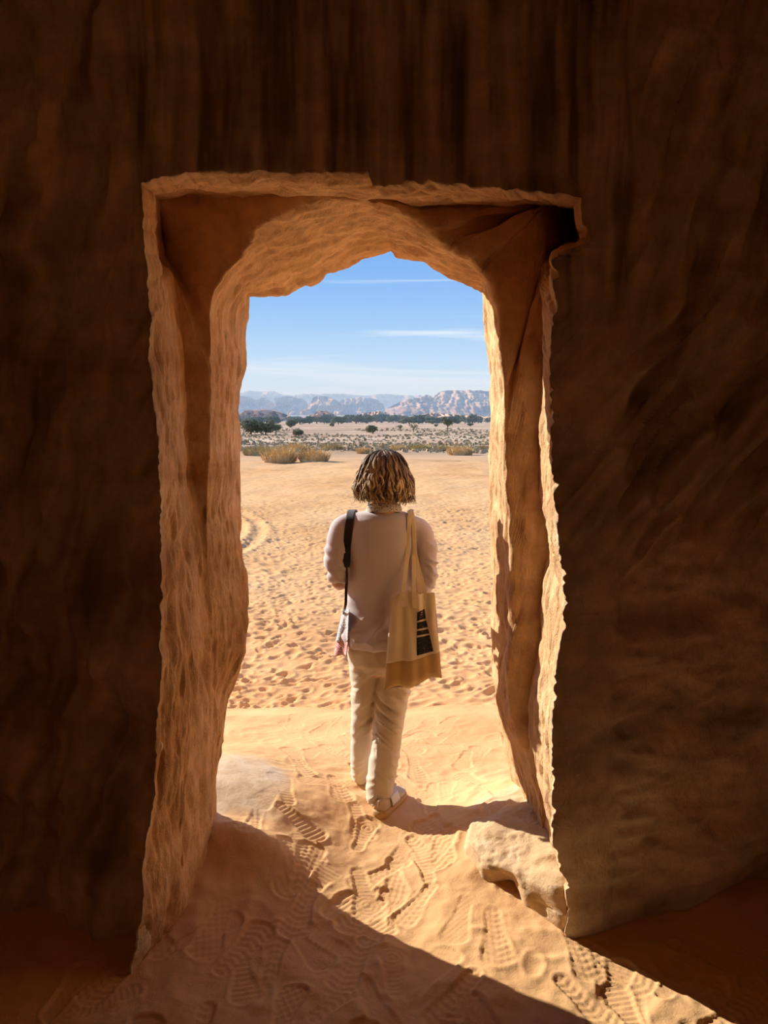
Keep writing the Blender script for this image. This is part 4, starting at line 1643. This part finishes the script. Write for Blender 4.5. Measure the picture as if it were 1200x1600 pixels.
def make_tree(x, y, w, h, shape, leaf, label, seed, group=None, name='desert_tree', cat='tree'):
    p = on_plain(x, y)
    s = p[1] / FPX
    (cv, cf), (tv, tf) = tree_parts(seed, w * s, h * s, shape, leaf)
    root = empty(name, p)
    tag(root, label, cat, group)
    c = mesh_arrays('crown', cv, cf, leaf, smooth=False, parent=root)
    t = mesh_arrays('trunk', tv, tf, M_TRUNK, parent=root)
    return root


TREES = [
    (392, 679, 46, 25, 'round', 'd', 'large dark bushy tree at the left side of the doorway'),
    (415, 679, 38, 26, 'round', 'd', 'dark bushy tree merged with the large one, right of it'),
    (431, 676, 24, 15, 'round', 'd', 'smaller dark tree right of the big dark pair'),
    (466, 682, 19, 13, 'round', 'g', 'small grey-green bush alone on the pale ground, left half'),
    (453, 668, 26, 13, 'round', 'd', 'low dark tree behind the small lone grey-green bush'),
    (518, 667, 10, 7, 'round', 'd', 'tiny dark bush in the middle of the pale ground'),
    (582, 678, 27, 15, 'round', 'd', "dense dark rounded bush above the person's head"),
    (626, 674, 18, 13, 'sparse', 'g', 'left one of two sparse gnarled trees'),
    (646, 675, 20, 14, 'sparse', 'g', 'right one of two sparse gnarled trees'),
    (699, 675, 25, 23, 'umbrella', 'd', 'umbrella-shaped acacia tree with a clear trunk, right half'),
    (681, 667, 8, 5, 'round', 'd', 'tiny bush just left of the umbrella-shaped acacia'),
    (735, 666, 12, 6, 'round', 'd', 'tiny bush right of the umbrella-shaped acacia'),
]
for k, (x, y, w, h, sh, lf, lab) in enumerate(TREES):
    make_tree(x, y, w, h, sh, M_LEAF if lf == 'd' else M_LEAF2, lab, 900 + k, 'trees on the pale desert floor')
ORD = 'first second third fourth fifth sixth seventh eighth ninth tenth eleventh twelfth thirteenth fourteenth fifteenth sixteenth seventeenth eighteenth nineteenth'.split()
ORD += ['twentieth'] + ['twenty-' + w for w in ORD[:9]] + ['thirtieth'] + ['thirty-' + w for w in ORD[:9]] + ['fortieth'] + ['forty-' + w for w in ORD[:9]]


def far_label(k):
    return '%s dark tree from the left in the far row below the hills' % ORD[k]


rg = np.random.default_rng(55)
protos = []
xk = 340.0
k = 0
while xk < 840:
    w = rg.uniform(20, 36)
    y = 662.0 + rg.uniform(-2.0, 1.5)
    h = rg.uniform(10, 16)
    if rg.uniform() < .96:
        if k < 5:
            r = make_tree(xk, y, w, h, 'round', M_LEAF, far_label(k), 950 + k, 'trees in the far row')
            protos.append((r, w, h, r.location.y))
        else:
            r0, w0, h0, y0 = protos[k % 5]
            p = on_plain(xk, y)
            r = r0.copy()
            COL.objects.link(r)
            r.location = p
            q = (w / w0) * p[1] / y0
            r.scale = (q, q, (h / h0) * p[1] / y0)
            r.rotation_euler = (0, 0, rg.uniform(0, 6))
            for ch in list(r0.children):
                c = ch.copy()
                COL.objects.link(c)
                c.parent = r
            r['label'] = far_label(k)
        k += 1
    xk += w * rg.uniform(.32, .55)

# --- hills: real ridges kilometres away, terraced by their strata
def make_hill_mat(name, cols, scale):
    m = Mat(name, 0.95, 0.05)
    st = m.noise(scale, 4, 0.6, stretch=(.10, .10, 2.2), dist=.5)
    n = m.noise(scale * .8, 4, 0.6)
    c = m.ramp(st, [(0.32, cols[0]), (0.5, cols[1]), (0.68, cols[2])])
    g = m.ramp(n, [(0.3, (.8, .78, .78)), (0.7, (1.08, 1.05, 1.0))])
    m.color(m.mix(.7, c, g, 'MULTIPLY'))
    return m.m


M_HILL = make_hill_mat('red_sandstone', ((0.26, 0.15, 0.10), (0.42, 0.27, 0.19), (0.60, 0.45, 0.34)), .012)
M_LOW = make_hill_mat('brown_sandstone', ((0.48, 0.29, 0.18), (0.66, 0.45, 0.31), (0.78, 0.61, 0.46)), .03)


def hill(name, prof, base_y, D, depth, seed, mat, label, rough=.18, cells=6.0, nx=150, ny=60, group='hills along the horizon', steps=5):
    """ridge with a skyline (pixel x, pixel y) standing at distance D"""
    px = np.array([q[0] for q in prof], float)
    pz = np.array([CAM_H + ray(q[0], q[1])[2] / ray(q[0], q[1])[1] * D for q in prof])
    wx_ = np.array([ray(q[0], q[1])[0] / ray(q[0], q[1])[1] * D for q in prof])
    zb = CAM_H + ray(600, base_y)[2] / ray(600, base_y)[1] * D
    xs = np.linspace(wx_[0], wx_[-1], nx)
    top = np.interp(xs, wx_, pz)
    s = np.linspace(0, 1, ny)
    # cross-section: foot in front, terraces, rim, then down behind
    f = np.clip(s / .62, 0, 1)
    up_ = f ** 1.1
    st_ = np.floor(up_ * steps) / steps
    fr = up_ * steps - np.floor(up_ * steps)
    up_ = np.clip(st_ + np.clip((fr - .45) / .35, 0, 1) / steps, 0, 1)
    back = np.clip((s - .72) / .28, 0, 1)
    hgt = np.where(s < .62, up_, 1.0) * (1 - back ** 1.5)
    yy = D + (s - .62) * depth
    S, XS = np.meshgrid(np.arange(ny), xs, indexing='ij')
    H_ = zb - 4 + (top[None, :] - zb + 4) * hgt[:, None]
    Y_ = np.repeat(yy[:, None], nx, 1)
    Hrel = (top - zb).max()
    nz = fbm(np.stack([XS / Hrel * cells * .25, H_ / Hrel * 2.4, S * 0.0 + seed], -1), 4, seed)
    nz2 = np.abs(fbm(np.stack([XS / Hrel * cells * .6, H_ / Hrel * 1.2, S * 0 + 5.0], -1), 3, seed + 9))
    slope = np.where(s < .66, np.clip(s / .1, 0, 1) * np.clip((.66 - s) / .05, 0, 1), 0)[:, None]
    Y_ = Y_ - depth * rough * (nz + 1.2 * nz2 - .4) * slope
    H_ = H_ + Hrel * .05 * nz * (hgt[:, None] > .05) * slope
    XX_ = XS + Hrel * .12 * fbm(np.stack([XS / Hrel, S * .1, S * 0.0], -1), 3, seed + 3) * slope
    o = mesh_arrays(name, np.stack([XX_, Y_, H_], -1).reshape(-1, 3), grid_faces(ny, nx)[:, ::-1], mat)
    tag(o, label, 'hill', group)
    return o


hill('distant_plateau', [(300, 622), (360, 616), (384, 614), (395, 611), (402, 613), (412, 611), (428, 611), (437, 616), (450, 618), (470, 617), (520, 618), (560, 618), (600, 617), (640, 617), (670, 618), (720, 618)],
     648, 8200, 1500, 41, M_HILL, 'faint blue plateau farthest away along the whole skyline', .10, 5, 220, 60)
hill('rocky_hill', [(355, 640), (364, 630), (375, 622), (388, 620), (397, 626), (406, 624), (414, 622), (421, 627), (428, 632), (432, 640)],
     648, 5200, 700, 43, M_HILL, 'hazy rounded hill at the left end of the skyline', .2, 7)
hill('rocky_hill', [(425, 640), (433, 630), (440, 624), (448, 619), (456, 620), (464, 622), (472, 623), (478, 628), (481, 640)],
     648, 5000, 700, 44, M_HILL, 'hazy hill just left of the dark domed hill', .2, 7)
hill('domed_hill', [(480, 642), (484, 630), (488, 621), (493, 619), (500, 618.5), (508, 619), (516, 621), (525, 625), (532, 630), (536, 640)],
     647, 4300, 600, 45, M_HILL, 'smooth domed hill like a loaf in the left half of the skyline', .10, 5, steps=4)
hill('rocky_hill', [(528, 640), (534, 628), (545, 623), (560, 621), (575, 621), (588, 624), (598, 630), (602, 640)],
     648, 5000, 700, 46, M_HILL, 'hazy flat hill right of the domed hill, in the middle of the skyline', .18, 7)
hill('flat_mesa', [(604, 640), (612, 634), (625, 628), (640, 624), (652, 622), (660, 619), (666, 616.5), (670, 617), (675, 621), (680, 619), (685, 614), (690, 611), (700, 609.5), (730, 610), (770, 611), (820, 611), (900, 613), (960, 620)],
     649, 3600, 620, 47, M_HILL, 'long flat-topped mesa with pale ledges at the right end of the skyline', .09, 7, 260, 90, steps=8)
hill('low_outcrop', [(360, 654), (372, 646), (390, 641), (410, 640), (428, 641), (440, 645), (452, 650), (458, 655)], 656, 1300, 160, 48, M_LOW, 'low brown outcrop below the hills at the left', .25, 7, group='low brown outcrops')
hill('low_outcrop', [(482, 655), (490, 647), (500, 642), (510, 642), (520, 646), (528, 652), (532, 656)], 656, 1250, 140, 49, M_LOW, 'low reddish outcrop in front of the domed hill', .25, 7, group='low brown outcrops')
hill('low_outcrop', [(545, 655), (556, 650), (570, 645), (588, 643), (602, 644), (614, 650), (622, 656)], 656, 1400, 160, 50, M_LOW, "low dark outcrop above the person's head", .25, 7, group='low brown outcrops')
hill('low_outcrop', [(640, 655), (656, 649), (670, 645), (690, 646), (720, 649), (760, 650), (800, 654)], 656, 1500, 170, 51, M_LOW, 'low pale outcrop at the foot of the long mesa', .25, 7, group='low brown outcrops')

# --- desert haze: thin scattering air over the far plain
hz = bpy.data.materials.new('haze')
hz.use_nodes = True
hn, hl_ = hz.node_tree.nodes, hz.node_tree.links
hn.clear()
ho = hn.new('ShaderNodeOutputMaterial')
hv = hn.new('ShaderNodeVolumeScatter')
hv.inputs['Color'].default_value = (0.50, 0.70, 1.0, 1)
hv.inputs['Density'].default_value = 2.3e-4
hv.inputs['Anisotropy'].default_value = 0.0
hl_.new(hv.outputs[0], ho.inputs['Volume'])
bv = [(-4500, 140, -60), (4500, 140, -60), (4500, 11000, -60), (-4500, 11000, -60), (-4500, 140, 260), (4500, 140, 260), (4500, 11000, 260), (-4500, 11000, 260)]
bf = [(3, 2, 1, 0), (4, 5, 6, 7), (0, 1, 5, 4), (1, 2, 6, 5), (2, 3, 7, 6), (3, 0, 4, 7)]
haze = mesh_arrays('haze', np.array(bv, float), np.array(bf), hz, smooth=False)
tag(haze, 'thin bluish haze over the far desert', 'haze', kind='stuff')
